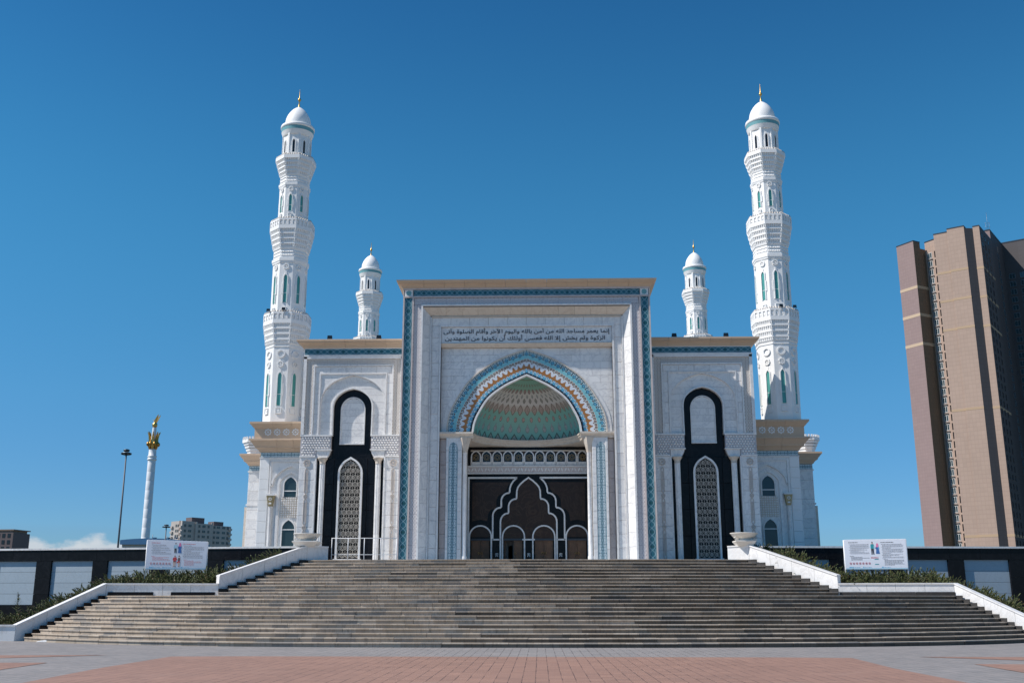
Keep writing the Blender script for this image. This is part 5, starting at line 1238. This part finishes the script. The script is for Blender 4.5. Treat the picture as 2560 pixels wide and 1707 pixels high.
# ------------------------------------------------------------------ information boards
def board(x0, x1, zt0, zt1, zb, y, zfoot, left):
    lab = 'white information board with two pairs of printed figures, left of the stairs' if left else 'white information board with one pair of printed figures, right of the stairs'
    t = thing('information_board', lab, 'sign', ((x0+x1)/2, y, zfoot), 'information boards beside the stairs'); t.rotation_euler[2] = radians(9 if left else -9)
    W = x1-x0; Hh = (zt0+zt1)/2-zb
    P4 = lambda u, v: (x0+W*u, zb+(zt0+(zt1-zt0)*u-zb)*v)
    q = [P4(0,0), P4(1,0), P4(1,1), P4(0,1)]
    face = MB().prism(q, y, y+.02).build('panel', 'board_white', t)
    fr = MB()
    for a, b in ((0,1),(1,2),(2,3),(3,0)): fr.strip([q[a], q[b]], .03, y+.02, y+.05)
    fr.build('frame', 'white_metal', t)
    for x, top in ((x0-.01, zt0), (x1+.01, zt1)):
        MB().tube([(x, y+.05, zfoot), (x, y+.05, top)], .028, 8).build('post', 'white_metal', t); MB().tube([(x, y+.06, zb+Hh*.7), (x, y+.75, zfoot)], .018, 6).build('brace', 'grey_metal', t)
    yy = y-.004
    def rect(mb, u0, u1, v0, v1, mi=0):
        a, b, c, d = P4(u0,v0), P4(u1,v0), P4(u1,v1), P4(u0,v1); mb.add([(p[0], yy, p[1]) for p in (a,b,c,d)], [(0,1,2,3)], mi)
    rt = random.Random(7 if left else 9)
    def words(mb, u0, u1, v, h, mi, last=1.0):
        u = u0; end = u0+(u1-u0)*last
        while u < end:
            w = rt.uniform(.008, .032); rect(mb, u, min(u+w, end), v, v+h, mi); u += w+.006
    tx = MB()
    title = 2 if left else 0
    words(tx, .07, .22, .90, .020, title); words(tx, .59, .80, .89, .020, title)
    for i in range(11): words(tx, .075+(.02 if i % 3 else 0), .40, .835-.031*i, .011, 1 if i % 2 else 0, rt.choice((1,1,.9,.45,.75)))
    for i in range(15 if left else 16): words(tx, .60+(.015 if i % 3 else 0), .95, .83-.0305*i, .011, 1 if i % 2 else 0, rt.choice((1,1,.95,.4,.8)))
    for i in range(5): words(tx, .08 if i == 0 else .10, .40, .44-.032*i, .011, 2 if left else 0, .2 if i == 0 else rt.choice((1,.9,.6)))
    for i in range(7): words(tx, .62 if i == 0 else .635, .95, .33-.032*i, .011, 2 if left else 0, .2 if i == 0 else rt.choice((1,.9,.5)))
    if not left: words(tx, .42, .54, .40, .014, 2); words(tx, .42, .54, .365, .014, 2)
    for u0, u1 in ((.06,.085),(.09,.108),(.115,.13),(.28,.30),(.585,.61)): rect(tx, u0, u1, .055, .085, 3)
    words(tx, .14, .24, .062, .012, 3); words(tx, .31, .42, .062, .012, 3); words(tx, .62, .72, .062, .012, 3)
    tag(tx.build('printed_text', ['print_black','print_grey','print_red','print_blue'], face), kind='stuff')
    bd = MB(); rect(bd, .005, .995, .008, .045, 0); bd.build('printed_border', 'print_pale', face)
    for i in range(7):
        u = .085+.051*i; cx_, cz_ = P4(u, .20); r = .045; mb = MB()
        mb.band([(cx_+r*cos(2*pi*k/16), cz_+r*sin(2*pi*k/16)) for k in range(17)], [(cx_+r*.78*cos(2*pi*k/16), cz_+r*.78*sin(2*pi*k/16)) for k in range(17)], yy-.002, yy, 0)
        mb.strip([(cx_-r*.6, cz_-r*.6), (cx_+r*.6, cz_+r*.6)], .008, yy-.003, yy-.001, 0)
        s_ = r*.45; blob = [(-s_,-s_*.6),(-s_*.2,-s_*.9),(s_*.9,-s_*.3),(s_*.5,s_*.5),(-s_*.3,s_*.8)] if i % 2 else [(-s_*.3,-s_),(s_*.3,-s_),(s_*.4,s_*.9),(-s_*.2,s_)]
        mb.add([(cx_+a, yy-.001, cz_+b) for a, b in blob], [tuple(range(len(blob)))], 1); mb.build('prohibition_symbol', ['print_red','print_black'], face)
    if not left: mb = MB(); rect(mb, .475, .54, .325, .35, 0); rect(mb, .475, .54, .155, .18, 0); mb.build('printed_label', 'print_teal', face)
    def figure(u, v0, h, kind):
        mb = MB(); cx_, z0 = P4(u, v0); S = h*Hh
        def pg(pts, mi): mb.add([(cx_+a*S, yy-.001-.0004*mi, z0+b*S) for a, b in pts], [tuple(range(len(pts)))], mi)
        def oval(a, b, ra, rb, mi): pg([(a+ra*cos(2*pi*k/12), b+rb*sin(2*pi*k/12)) for k in range(12)], mi)
        # materials: 0 legs, 1 torso, 2 skin, 3 hair or scarf, 4 extra
        if kind == 'man':
            pg([(-.10,.04),(-.02,.03),(-.01,.45),(-.11,.47)], 0); pg([(.03,.04),(.11,.03),(.10,.47),(-.02,.45)], 0); pg([(-.13,.0),(-.02,.0),(-.02,.04),(-.10,.05)], 0); pg([(.03,.0),(.15,.0),(.11,.05),(.03,.04)], 0)
            pg([(-.12,.46),(.11,.46),(.13,.80),(.04,.84),(-.04,.84),(-.13,.80)], 1); pg([(-.13,.80),(-.20,.60),(-.17,.44),(-.12,.45),(-.12,.60)], 4); pg([(.13,.80),(.19,.60),(.16,.44),(.11,.45),(.11,.60)], 4)
            pg([(-.025,.82),(.025,.82),(.025,.88),(-.025,.88)], 2); oval(0,.91,.055,.07,2); pg([(-.06,.92),(.06,.92),(.055,.99),(0,1.01),(-.055,.99)], 3)
        elif kind == 'veil':
            pg([(-.16,.0),(.20,.0),(.13,.35),(.12,.62),(.10,.76),(-.08,.76),(-.12,.62),(-.12,.35)], 1); pg([(-.12,.70),(-.20,.48),(-.10,.42),(-.07,.60)], 1); pg([(.12,.70),(.18,.48),(.08,.42),(.06,.60)], 4)
            pg([(-.12,.62),(.12,.62),(.11,.80),(.07,.95),(0,1.0),(-.07,.95),(-.10,.80)], 3); oval(0,.885,.04,.055,2); pg([(-.16,.0),(.20,.0),(.19,.03),(-.155,.03)], 0)
        elif kind == 'shorts':
            pg([(-.10,.03),(-.04,.03),(-.03,.45),(-.11,.45)], 2); pg([(.02,.03),(.08,.03),(.10,.45),(.0,.45)], 2); pg([(-.13,.0),(-.03,.0),(-.03,.05),(-.11,.06)], 3); pg([(.02,.0),(.13,.0),(.09,.06),(.02,.05)], 3)
            pg([(-.13,.36),(-.01,.36),(0,.44),(.01,.36),(.12,.36),(.11,.54),(-.12,.54)], 0); pg([(-.13,.50),(.12,.50),(.15,.80),(.04,.85),(-.04,.85),(-.15,.80)], 1); pg([(-.15,.80),(-.2,.60),(-.13,.62),(-.12,.7)], 1); pg([(.15,.80),(.2,.60),(.12,.62),(.12,.7)], 1); oval(0,.91,.05,.065,2); pg([(-.06,.92),(.06,.92),(.05,1.0),(-.05,1.0)], 3)
        else:
            pg([(-.05,.03),(0,.03),(.0,.40),(-.08,.40)], 2); pg([(.02,.03),(.07,.03),(.09,.40),(.01,.40)], 2); pg([(-.07,.0),(.0,.0),(.0,.04),(-.05,.05)], 3); pg([(.02,.0),(.09,.0),(.07,.05),(.02,.04)], 3)
            pg([(-.13,.34),(.13,.34),(.07,.54),(-.07,.54)], 1); pg([(-.07,.53),(.07,.53),(.08,.80),(-.08,.80)], 0); pg([(-.08,.80),(-.13,.56),(-.09,.56),(-.06,.72)], 2); pg([(.08,.80),(.14,.58),(.10,.57),(.06,.72)], 2); pg([(-.18,.33),(-.08,.33),(-.08,.46),(-.18,.46)], 4); oval(0,.90,.05,.065,2); pg([(-.07,.86),(-.05,.86),(-.04,.94),(.04,.94),(.06,.86),(.07,.94),(.04,1.0),(-.04,1.0)], 3)
        mats = {'man': (['print_black','print_pale','print_skin','print_black','print_pale'] if left else ['print_black','print_teal','print_skin','print_black','print_pale']), 'veil': (['print_navy','print_navy','print_skin','print_pink','print_navy'] if left else ['print_pink','print_navy','print_skin','print_pink','print_blue']), 'shorts': ['print_black','print_red','print_skin','print_black','print_red'], 'skirt': ['print_black','print_red','print_skin','print_black','print_red']}[kind]
        mb.build('printed_figure', mats, face)
    if left: figure(.475,.57,.36,'man'); figure(.545,.57,.37,'veil'); figure(.475,.085,.40,'shorts'); figure(.545,.085,.40,'skirt')
    else: figure(.455,.50,.42,'man'); figure(.535,.52,.36,'veil')
board(-17.29, -14.62, 4.28, 4.21, 2.97, 48.0, 2.2, True)
board(14.44, 17.11, 4.25, 4.27, 2.95, 48.0, 2.2, False)

# ------------------------------------------------------------------ vases, railing
def vase(x, y, z0, lab, slim):
    t = thing('stone_vase', lab, 'vase', (x, y, z0), 'stone vases at the top of the stairs')
    k = .80 if slim else 1.0
    mb = MB(); w0, w1 = .42*k, .60*k
    mb.hexa([(x-w0,y-w0,z0),(x+w0,y-w0,z0),(x+w0,y+w0,z0),(x-w0,y+w0,z0)], [(x-w1,y-w1,z0+.19),(x+w1,y-w1,z0+.19),(x+w1,y+w1,z0+.19),(x-w1,y+w1,z0+.19)]); mb.box(x-w1, x+w1, y-w1, y+w1, z0+.19, z0+.24); mb.build('base', 'stone_vase', t)
    MB().lathe([(.34,z0+.24),(.38,z0+.28),(.30,z0+.31),(.34,z0+.34),(.52,z0+.42),(.60,z0+.52),(.62,z0+.56),(.66,z0+.57),(.66,z0+.60),(.58,z0+.60),(.5,z0+.5),(.001,z0+.45)], 28, x, y).build('bowl', 'stone_vase', t)
    for s in (-1, 1): MB().tube([(x+s*.34,y-.3,z0+.30),(x+s*.50,y-.34,z0+.30),(x+s*.54,y-.34,z0+.36),(x+s*.46,y-.32,z0+.40)], .035, 6).build('scroll_handle', 'stone_vase', t)
vase(-10.50, 50.35, 4.10, 'wide stone vase on the left stair wall in front of the left wing', False)
vase(10.38, 50.35, 4.10, 'stone vase beside junipers on the right stair wall', True)
rl = thing('railing', 'white metal railing on the terrace in front of the left wing', 'railing', (-7.8, 50.9, ZP))
xs = [-9.41, -8.62, -7.83, -7.04, -6.25]
for x in xs: MB().tube([(x,50.9+.0,ZP-.02),(x,50.9,4.52)], .018, 8).build('post', 'white_metal', rl)
for z in (4.52, 3.74): MB().tube([(xs[0]-.02,50.9,z),(xs[-1]+.02,50.9,z)], .016 if z > 4 else .012, 8).build('rail', 'white_metal', rl)

# ------------------------------------------------------------------ floodlights, aerials
def floodlight(x, y, z, lab, grp, sz=1.0, tilt=-.3):
    t = thing('floodlight', lab, 'floodlight', (x, y, z), grp)
    mb = MB(); w, h = .12*sz, .09*sz; mb.hexa([(x-w*.7,y+.08*sz,z+.05*sz),(x+w*.7,y+.08*sz,z+.05*sz),(x+w*.7,y+.12*sz,z+.06*sz),(x-w*.7,y+.12*sz,z+.06*sz)], [(x-w*.7,y+.06*sz,z+.19*sz),(x+w*.7,y+.06*sz,z+.19*sz),(x+w*.7,y+.12*sz,z+.18*sz),(x-w*.7,y+.12*sz,z+.18*sz)])
    mb.box(x-w, x+w, y-.02*sz, y+.07*sz, z+.04*sz, z+.04*sz+2*h); mb.build('housing', 'black_plastic', t)
    MB().box(x-w*.8, x+w*.8, y-.03*sz, y-.021*sz, z+.06*sz, z+.02*sz+2*h).build('lens', 'dark_glass', t)
    mb = MB(); mb.box(x-w-.015, x-w, y+.01, y+.04, z-.02, z+.14*sz); mb.box(x+w, x+w+.015, y+.01, y+.04, z-.02, z+.14*sz); mb.box(x-w-.015, x+w+.015, y+.01, y+.04, z-.03, z-.015); mb.build('bracket', 'dark_metal', t)
for x, d in ((-10.55,'outer floodlight on the cornice of the left wing'), (-7.9,'inner floodlight on the cornice of the left wing, next to the portal'), (7.9,'inner floodlight on the cornice of the right wing, next to the portal'), (10.65,'outer floodlight on the cornice of the right wing')): floodlight(x, 53.75, 15.18, d, 'floodlights on the wing cornices', 1.0)
for x, y, d in ((-14.0-.62,56.15,'left black spotlight on the lowest gallery of the left front minaret'),(-13.7,55.92,'middle black spotlight on the lowest gallery of the left front minaret'),(14.2,55.92,'middle black spotlight on the lowest gallery of the right front minaret'),(15.0,56.15,'right black spotlight on the lowest gallery of the right front minaret')): floodlight(x, y, 17.44, d, 'spotlights on the minaret galleries', .75)
for x, d in ((-14.9,'thin aerial rod on the left corner block'),(15.15,'thin aerial rod on the right corner block')):
    tag(MB().tube([(x,57.2,11.0),(x,57.2,11.75)], .012, 5).tube([(x,57.2,11.7),(x,57.2,12.1)], .006, 4).build('aerial', 'dark_metal'), d, 'aerial')
tag(MB().hexa([(-19.3,42.2,.0),(-18.75,42.1,.0),(-18.7,42.35,.0),(-19.25,42.4,.0)], [(-19.25,42.2,.03),(-18.8,42.12,.10),(-18.74,42.32,.10),(-19.2,42.38,.03)]).build('broken_stone', 'white_marble'), 'pale broken slab lying at the foot of the steps on the left', 'stone')

# ------------------------------------------------------------------ far things on the left
def mast(x, y, h, hw, lab, r):
    t = thing('lamp_mast', lab, 'lamp mast', (x, y, 0), 'tall lamp masts')
    MB().tube([(x,y,0),(x,y,h-.6)], r, 10, 0, r*.62).build('pole', 'mast_paint', t)
    MB().lathe([(hw*.45,h-.35),(hw*.6,h-.25),(hw*.6,h),(hw*.3,h+.1),(.01,h+.12)], 14, x, y).build('crown_cover', 'dark_metal', t)
    MB().lathe([(hw*.75,h-.62),(hw*.80,h-.5),(hw*.68,h-.5),(hw*.66,h-.62)], 16, x, y).build('ring', 'grey_metal', t)
    for k in range(8):
        a = 2*pi*k/8; c, d = cos(a), sin(a); mb = MB(); f = lambda u, v, z: (x+u*c-v*d, y+u*d+v*c, z)
        mb.hexa([f(hw*.6,-hw*.14,h-.95),f(hw*1.0,-hw*.14,h-.85),f(hw*1.0,hw*.14,h-.85),f(hw*.6,hw*.14,h-.95)], [f(hw*.6,-hw*.14,h-.6),f(hw*1.05,-hw*.14,h-.6),f(hw*1.05,hw*.14,h-.6),f(hw*.6,hw*.14,h-.6)]); mb.build('lamp_head', 'dark_metal', t)
mast(.66+180*math.tan(radians(-21.97)), 180, 27.3, .88, 'tall dark lamp mast left of the white column', .20)
mast(.66+350*math.tan(radians(-19.71)), 350, 26.2, 1.3, 'short distant lamp mast between column and apartment block', .28)
# monument column with a golden bird
cx, cy = .66+450*math.tan(radians(-20.69)), 450
mo = thing('monument_column', 'tall white column crowned by gold ornament and a golden bird', 'monument', (cx, cy, 0))
prev = 0
for k in range(16):
    h0, h1 = 4*k, 4*(k+1)-.02
    if h1 > 61: h1 = 61.0
    MB().lathe([(1.86-.012*k,h0),(1.85-.012*k,h1),(1.84-.012*k,h1+.02)], 28, cx, cy).build('shaft_drum', 'column_white', mo)
MB().lathe([(1.7,61),(2.0,61.2),(2.0,61.8),(1.75,62.0),(1.75,62.4),(1.95,62.6),(1.95,63.0),(1.65,63.2),(1.6,65.5),(1.5,66)], 28, cx, cy).build('collar', 'column_white', mo)
MB().lathe([(1.2,65),(1.25,70),(1.0,71),(.85,75.6)], 20, cx, cy).build('core', 'column_white', mo)
for k in range(8):
    a = 2*pi*k/8+.2; c, d = cos(a), sin(a); mb = MB(); f = lambda u, v, z: (cx+u*c-v*d, cy+u*d+v*c, z)
    prof = [(1.5,65.9,.3),(1.8,67.0,.65),(2.0,68.3,.75),(1.8,70.1,.55),(2.05,71.9,.35),(2.6,73.6,.08)]
    for (u0,z0,w0),(u1,z1,w1) in zip(prof[:-1], prof[1:]): mb.hexa([f(u0-.15,-w0,z0),f(u0+.2,-w0,z0),f(u0+.2,w0,z0),f(u0-.15,w0,z0)], [f(u1-.15,-w1,z1),f(u1+.2,-w1,z1),f(u1+.2,w1,z1),f(u1-.15,w1,z1)], 0)
    mb.v = mb.v; mb.build('gold_leaf_plume', 'dark_gold' if k % 2 else 'gold', mo)
    MB().lathe([(.001,67.2),(.55,67.6),(.7,68.2),(.55,68.8),(.001,69.2)], 8, cx+2.3*cos(a+.4), cy+2.3*sin(a+.4)).build('gold_boss', 'dark_gold', mo)
bd = MB(); bd.lathe([(.4,75.5),(1.1,76.1),(1.35,77.0),(1.2,77.9),(.6,78.7),(.35,79.0)], 16, cx, cy); bd.tube([(cx,cy,78.6),(cx-.3,cy-.2,79.6),(cx-.65,cy-.3,80.1),(cx-1.15,cy-.4,79.9)], .42, 8, 0, .08); bd.v = [(cx+(a-cx)*.85, cy+(b-cy)*.85, 75.4+(c-75.4)*.78) for a, b, c in bd.v]; bird = bd.build('golden_bird', 'gold', mo)
for s in (-1, 1):
    mb = MB(); pr = [(0,78.3,.9),(.45,79.6,1.1),(1.1,81.0,.9),(1.7,82.2,.5),(2.0,83.0,.08)]
    for (u0,z0,w0),(u1,z1,w1) in zip(pr[:-1], pr[1:]): mb.hexa([(cx+u0-w0*.5,cy+s*(.5+u0*.5),z0),(cx+u0+w0*.6,cy+s*(.5+u0*.5),z0-.2),(cx+u0+w0*.6,cy+s*(.5+u0*.5)+.15,z0-.2),(cx+u0-w0*.5,cy+s*(.5+u0*.5)+.15,z0)], [(cx+u1-w1*.5,cy+s*(.5+u1*.5),z1),(cx+u1+w1*.6,cy+s*(.5+u1*.5),z1-.2),(cx+u1+w1*.6,cy+s*(.5+u1*.5)+.15,z1-.2),(cx+u1-w1*.5,cy+s*(.5+u1*.5)+.15,z1)])
    mb.v = [(cx+(a-cx)*.85, cy+(b-cy)*.85, 75.4+(c-75.4)*.80) for a, b, c in mb.v]; mb.build('wing', 'gold', bird)
# blue-roofed hall
bh = thing('blue_hall', 'low hall with a curved blue roof behind the left board', 'building', (-146, 410, 0))
MB().box(-160, -134, 402, 425, 0, 22.6).build('wall', 'concrete', bh)
mb = MB(); n = 10; sec = [(-160.5+27*k/n, 22.6+2.1*sin(pi*(.25+.6*k/n))) for k in range(n+1)]
mb.prism([(-160.5,22.4)]+sec+[(-133.5,22.4)], 401, 426); mb.build('roof', 'blue_roof', bh)
for x, h in ((-149.5,1.6),(-144,.9),(-141,1.3)): mb = MB(); mb.tube([(x,405,23.5),(x,405,24.8+h)], .12, 5); mb.lathe([(.1,24.6),(.8,25.0),(.9,25.2)], 8, x+.9, 405); mb.build('roof_aerial', 'grey_metal', bh)
# generic far block in its own axes
def axes(o, e1): e1 = Vector(e1).normalized(); e2 = Vector((-e1.y, e1.x)); return lambda a, b: (o[0]+e1.x*a+e2.x*b, o[1]+e1.y*a+e2.y*b)
def oblock(mb, F, a0, a1, b0, b1, z0, z1, mi=0):
    p = [F(a0,b0), F(a1,b0), F(a1,b1), F(a0,b1)]; return mb.hexa([(*q, z0) for q in p], [(*q, z1) for q in p], mi)
# pale apartment block: a along the shaded face, b along the sunlit one
F = axes((-211.6, 620), (.6, .8))
ap = thing('apartment_block', 'pale grey high-rise apartment block on the horizon left of the mosque', 'building', (*F(15, 8), 0))
mb = MB(); oblock(mb, F, 0, 9, .8, 12, 0, 47.6); oblock(mb, F, 9, 21, 0, 12, 0, 46.6); oblock(mb, F, 21, 35.5, 1.0, 12, 0, 46.0); mb.build('wall', 'apartment_wall', ap)
mb = MB(); oblock(mb, F, 8, 17, 3, 9, 46.5, 50.2); oblock(mb, F, 24, 31, 3, 9, 46, 48.6); mb.build('roof_house', 'dark_block', ap)
for a0, a1, b in ((9,10.2,-.12),(20.2,21.4,-.12)): mb = MB(); oblock(mb, F, a0, a1, b, b+.3, 0, 47.4); mb.build('pilaster', 'apartment_wall', ap)
mb = MB(); oblock(mb, F, -.15, .1, 2.6, 3.7, 0, 47.8); mb.build('brown_strip', 'apartment_brown', ap)
def wmesh(w, h, frame='white_metal', glass='window_glass', depth=.25):
    """a window looking along its own -y, frame proud of the wall, glass set back in the frame"""
    mb = MB(); frame_rect(mb, -w/2, w/2, -h/2, h/2, .09, -.06, .02, 0, True); mb.box(-.05, .05, -.05, .02, -h/2+.09, h/2-.09, 0); mb.box(-w/2+.08, w/2-.08, -.02, .02, -h/2+.08, h/2-.08, 1); return mb.mesh('window', [frame, glass])
wm = wmesh(1.4, 1.6, 'apartment_brown', 'window_glass'); wm2 = wmesh(2.4, 1.6, 'apartment_wall', 'window_glass')
ang = atan2(.8, .6)
for fl in range(15):
    z = 2.2+3.05*fl
    if z > 46.2 or z < 16: continue
    for a, b, m_ in ((2.2,.8,wm),(5.5,.8,wm2),(11.6,0,wm),(14.8,0,wm2),(18.2,0,wm),(23.2,1.0,wm),(26,1.0,wm2),(30,1.0,wm2),(33,1.0,wm)):
        p = F(a, b-.03); link('window', m_, ap, (*p, z), ang)
    for b in (4.6,6.6): p = F(-.03, b); link('window', wm, ap, (*p, z), ang-pi/2)
    for a0, a1, b0, b1 in ((-.9,0,9.6,11.8),(-.9,0,.8,2.4),(33.6,35.6,0,1.0),(35.5,36.5,1.5,5)):
        mb = MB(); oblock(mb, F, a0, a1, b0, b1, z-1.4, z-.2); mb.build('balcony', 'apartment_wall', ap)
# dark office block at the left edge
F = axes((-262.6, 520), (-1, .12))
lo = thing('office_block', 'dark flat-roofed block cut off by the left edge of the picture', 'building', (*F(14, 6), 0))
mb = MB(); F2 = lambda a, b: F(a, -b); p = [F(30,0), F(0,0), F(0,-14), F(30,-14)]; mb.hexa([(*q, 0) for q in p], [(*q, 34.5) for q in p]); mb.build('wall', 'dark_block', lo)
mb = MB(); p = [F(30.3,.3), F(-.3,.3), F(-.3,-14), F(30.3,-14)]; mb.hexa([(*q, 35.6) for q in p], [(*q, 36.1) for q in p]); p = [F(29,-.5), F(1,-.5), F(1,-13), F(29,-13)]; mb.hexa([(*q, 34.5) for q in p], [(*q, 35.6) for q in p]); mb.build('roof', 'apartment_brown', lo)
wm3 = wmesh(1.6, 2.0, 'dark_metal', 'dark_glass')
for fl in range(5):
    for c_ in range(7): link('window', wm3, lo, (*F(2.2+2.9*c_, .04), 33-3.2*fl), atan2(-.12, 1))

# ------------------------------------------------------------------ brown residential towers on the right
TO = (122.4, 338.2); TE = (.82, -.57); TF = axes(TO, TE); TA = atan2(-.57, .82)
tw = thing('residential_tower', 'brown high-rise tower with tall windowless slabs and ochre bands', 'building', (*TF(12, 12), 0))
def tblock(name, a0, a1, b0, b1, z1, mats, parent=None, z0=0, F=None):
    F = F or TF; mb = MB(); p = [F(a0,b0), F(a1,b0), F(a1,b1), F(a0,b1)]; v = [(*q, z0) for q in p]+[(*q, z1) for q in p]
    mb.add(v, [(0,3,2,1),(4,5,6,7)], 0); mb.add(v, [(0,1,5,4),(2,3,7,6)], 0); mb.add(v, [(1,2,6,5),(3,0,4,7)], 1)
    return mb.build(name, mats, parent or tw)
MF = axes((125.05, 344.6), (.5, -.866)); MA = atan2(-.866, .5)
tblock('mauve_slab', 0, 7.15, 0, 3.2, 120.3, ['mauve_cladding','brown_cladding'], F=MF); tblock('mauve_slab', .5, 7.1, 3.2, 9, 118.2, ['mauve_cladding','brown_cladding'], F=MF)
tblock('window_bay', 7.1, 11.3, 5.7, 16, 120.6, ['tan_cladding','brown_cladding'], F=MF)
tblock('tan_slab', 11.71, 16.25, 4.0, 20, 121.2, ['tan_cladding','shade_toned_cladding']); tblock('tan_slab', 16.25, 21.63, 3.2, 18, 121.9, ['tan_cladding','shade_toned_cladding'])
tblock('tan_slab', 23.91, 25.95, 5.2, 22, 121.7, ['tan_cladding','shade_toned_cladding'])
mb = MB(); p = [TF(21.635,3.215), TF(23.905,5.22), TF(23.905,20), TF(21.635,20)]; mb.hexa([(*q, 0) for q in p], [(*q, 121.3) for q in p]); mb.build('splayed_return', 'shade_toned_cladding', tw)  # return splayed so the next slab stays sunlit; its shade is in the colour
for F, zs_, mat_, spans in ((MF, (103.7, 94.0, 84.0), 'cream_band', ((-.06,7.2,-.05,8.5),)), (TF, (107.0, 97.2, 87.4, 60.6, 20.6), 'ochre_band', ((11.67,16.22,3.96,10),(16.2,21.67,3.16,18),(23.88,25.99,5.16,22)))):
    for z in zs_:
        for a0, a1, b0, b1 in spans:
            mb = MB(); oblock(mb, F, a0, a1, b0, b1, z, z+(1.0 if F is MF else .8)); mb.build('facing_band', mat_, tw)
for F, a0, a1, b0, b1, z in ((MF,-.06,7.2,-.06,3.3,120.3),(TF,11.63,16.2,3.92,20,121.2),(TF,16.2,21.7,3.12,18,121.9),(TF,23.87,26.0,5.13,22,121.7),(MF,7.1,11.3,5.62,16,120.6)):
    mb = MB(); oblock(mb, F, a0, a1, b0, b1, z, z+.35); mb.build('parapet_cap', 'dark_metal', tw)
tb = wmesh(1.5, 2.0, 'white_metal', 'window_glass'); ts = MB().box(-.22, .22, -.04, .05, -1.1, 1.1).mesh('window', 'dark_glass')
rec = MB().box(-1.0, .9, -.35, .02, -1.55, -1.4, 0).box(-1.0, -.9, -.5, .02, -1.5, 1.5, 0).mesh('air_conditioner_ledge', 'grey_metal')
for k in range(36):
    z = 115.5-2.95*k
    if z < 8: break
    link('window', tb, tw, (*MF(8.9, 5.66), z), MA); link('window', ts, tw, (*MF(10.9, 5.66), z), MA)
    if k % 1 == 0: link('air_conditioner_ledge', rec, tw, (*MF(9.0, 5.66), z), MA)
td = wmesh(1.5, 1.9, 'shade_toned_cladding', 'dark_glass')
for k in range(36):
    z = 119-2.95*k
    if z < 10: break
    for b in (8.0, 12.4, 17.0): link('window', td, tw, (*TF(25.98, b), z), TA+pi/2)
dt = thing('shaded_tower', 'dark shaded tower behind the brown tower at the right edge', 'building', (*TF(27, 45), 0))
tblock('tower_block', 22.05, 24.5, 30, 61.5, 127.8, ['mauve_cladding','shade_toned_cladding'], dt); tblock('tower_block', 24.3, 62, 50, 70, 128.5, ['shade_toned_cladding','shade_toned_cladding'], dt)
mb = MB(); oblock(mb, TF, 21.9, 24.62, 29.9, 61.6, 127.8, 128.2); oblock(mb, TF, 24.3, 62, 49.9, 70, 128.5, 128.9); mb.build('parapet_cap', 'dark_metal', dt)
tl = wmesh(2.2, 2.3, 'grey_metal', 'dark_glass'); tb2 = wmesh(2.0, 1.9, 'grey_metal', 'window_glass')
for k in range(34):
    z = 123.5-2.95*k
    if z < 16: break
    link('window', tl, dt, (*TF(24.54, 40), z), TA+pi/2); 
    if k > 1: link('window', tb2, dt, (*TF(26.6, 49.95), z-2), TA); link('window', tb2, dt, (*TF(30.2, 49.95), z-2), TA); link('window', tb2, dt, (*TF(34.2, 49.95), z-2), TA)
mb = MB(); p = TF(23.3, 34)
for dx in (-.6, .6):
    mb.tube([(p[0]+dx, p[1], 128), (p[0]+dx, p[1], 132.2)], .05, 4)
for z in (129.2, 130.6, 131.9): mb.tube([(p[0]-.9, p[1], z), (p[0]+.9, p[1], z)], .04, 4)
mb.tube([(p[0], p[1], 128), (p[0], p[1], 136)], .05, 4); mb.build('roof_aerial', 'grey_metal', dt)

# ------------------------------------------------------------------ a low bank of cumulus far out on the left horizon, in the sky itself
t = T(wn); gen = N(wn, 'ShaderNodeTexCoord').outputs['Generated']; x, y_, z = t.xyz(gen)
az = t.m('ARCTAN2', x, y_)
n1 = t.noise(t.vec(t.m('MULTIPLY', az, 26), t.m('MULTIPLY', z, 46), 4.2), 1.0, 7, .58)
big = t.noise(t.vec(t.m('MULTIPLY', az, 9), 2.7, 0), 1.0, 2)
d = t.m('ADD', t.m('MULTIPLY', n1, 1.1), t.m('ADD', t.m('MULTIPLY', big, 1.1), t.m('MULTIPLY', t.m('SUBTRACT', .052, z), 26)))
dens = t.step(d, .98, 1.22)
dens = t.m('MULTIPLY', dens, t.m('MULTIPLY', t.step(az, radians(-17), radians(-21.5)), t.step(az, radians(-60), radians(-40))))
dens = t.m('MULTIPLY', dens, t.step(z, -.005, .02))
lit = t.mix(n1, (5.0, 5.6, 6.4), (8.6, 8.6, 8.6))
hs = N(wn, 'ShaderNodeHueSaturation'); hs.inputs['Saturation'].default_value = SKY_SAT; hs.inputs['Hue'].default_value = SKY_HUE
wn.links.new(w_sky.outputs[0], hs.inputs['Color'])
gr = N(wn, 'ShaderNodeValToRGB'); wn.links.new(z, gr.inputs[0]); gr.color_ramp.interpolation = 'B_SPLINE'   # clearer, deeper air than the model's, the same in every direction
for i_, (p_, c_) in enumerate(((0, (.21,.36,.58)), (.07, (.25,.40,.62)), (.18, (.40,.54,.66)), (.36, (.66,.80,.80)), (.55, (.50,.53,.66)), (1, (.46,.50,.62)))):
    el_ = gr.color_ramp.elements[i_] if i_ < 2 else gr.color_ramp.elements.new(p_)
    el_.position = p_; el_.color = (*c_, 1)
sky_c = t.mix(1.0, hs.outputs[0], gr.outputs[0], 'MULTIPLY'); sky_c = t.mix(1.0, sky_c, (1.63, 1.63, 1.67), 'MULTIPLY')
final = t.mix(t.m('MULTIPLY', dens, .8), sky_c, lit)
wn.links.new(final, w_bg.inputs[0])
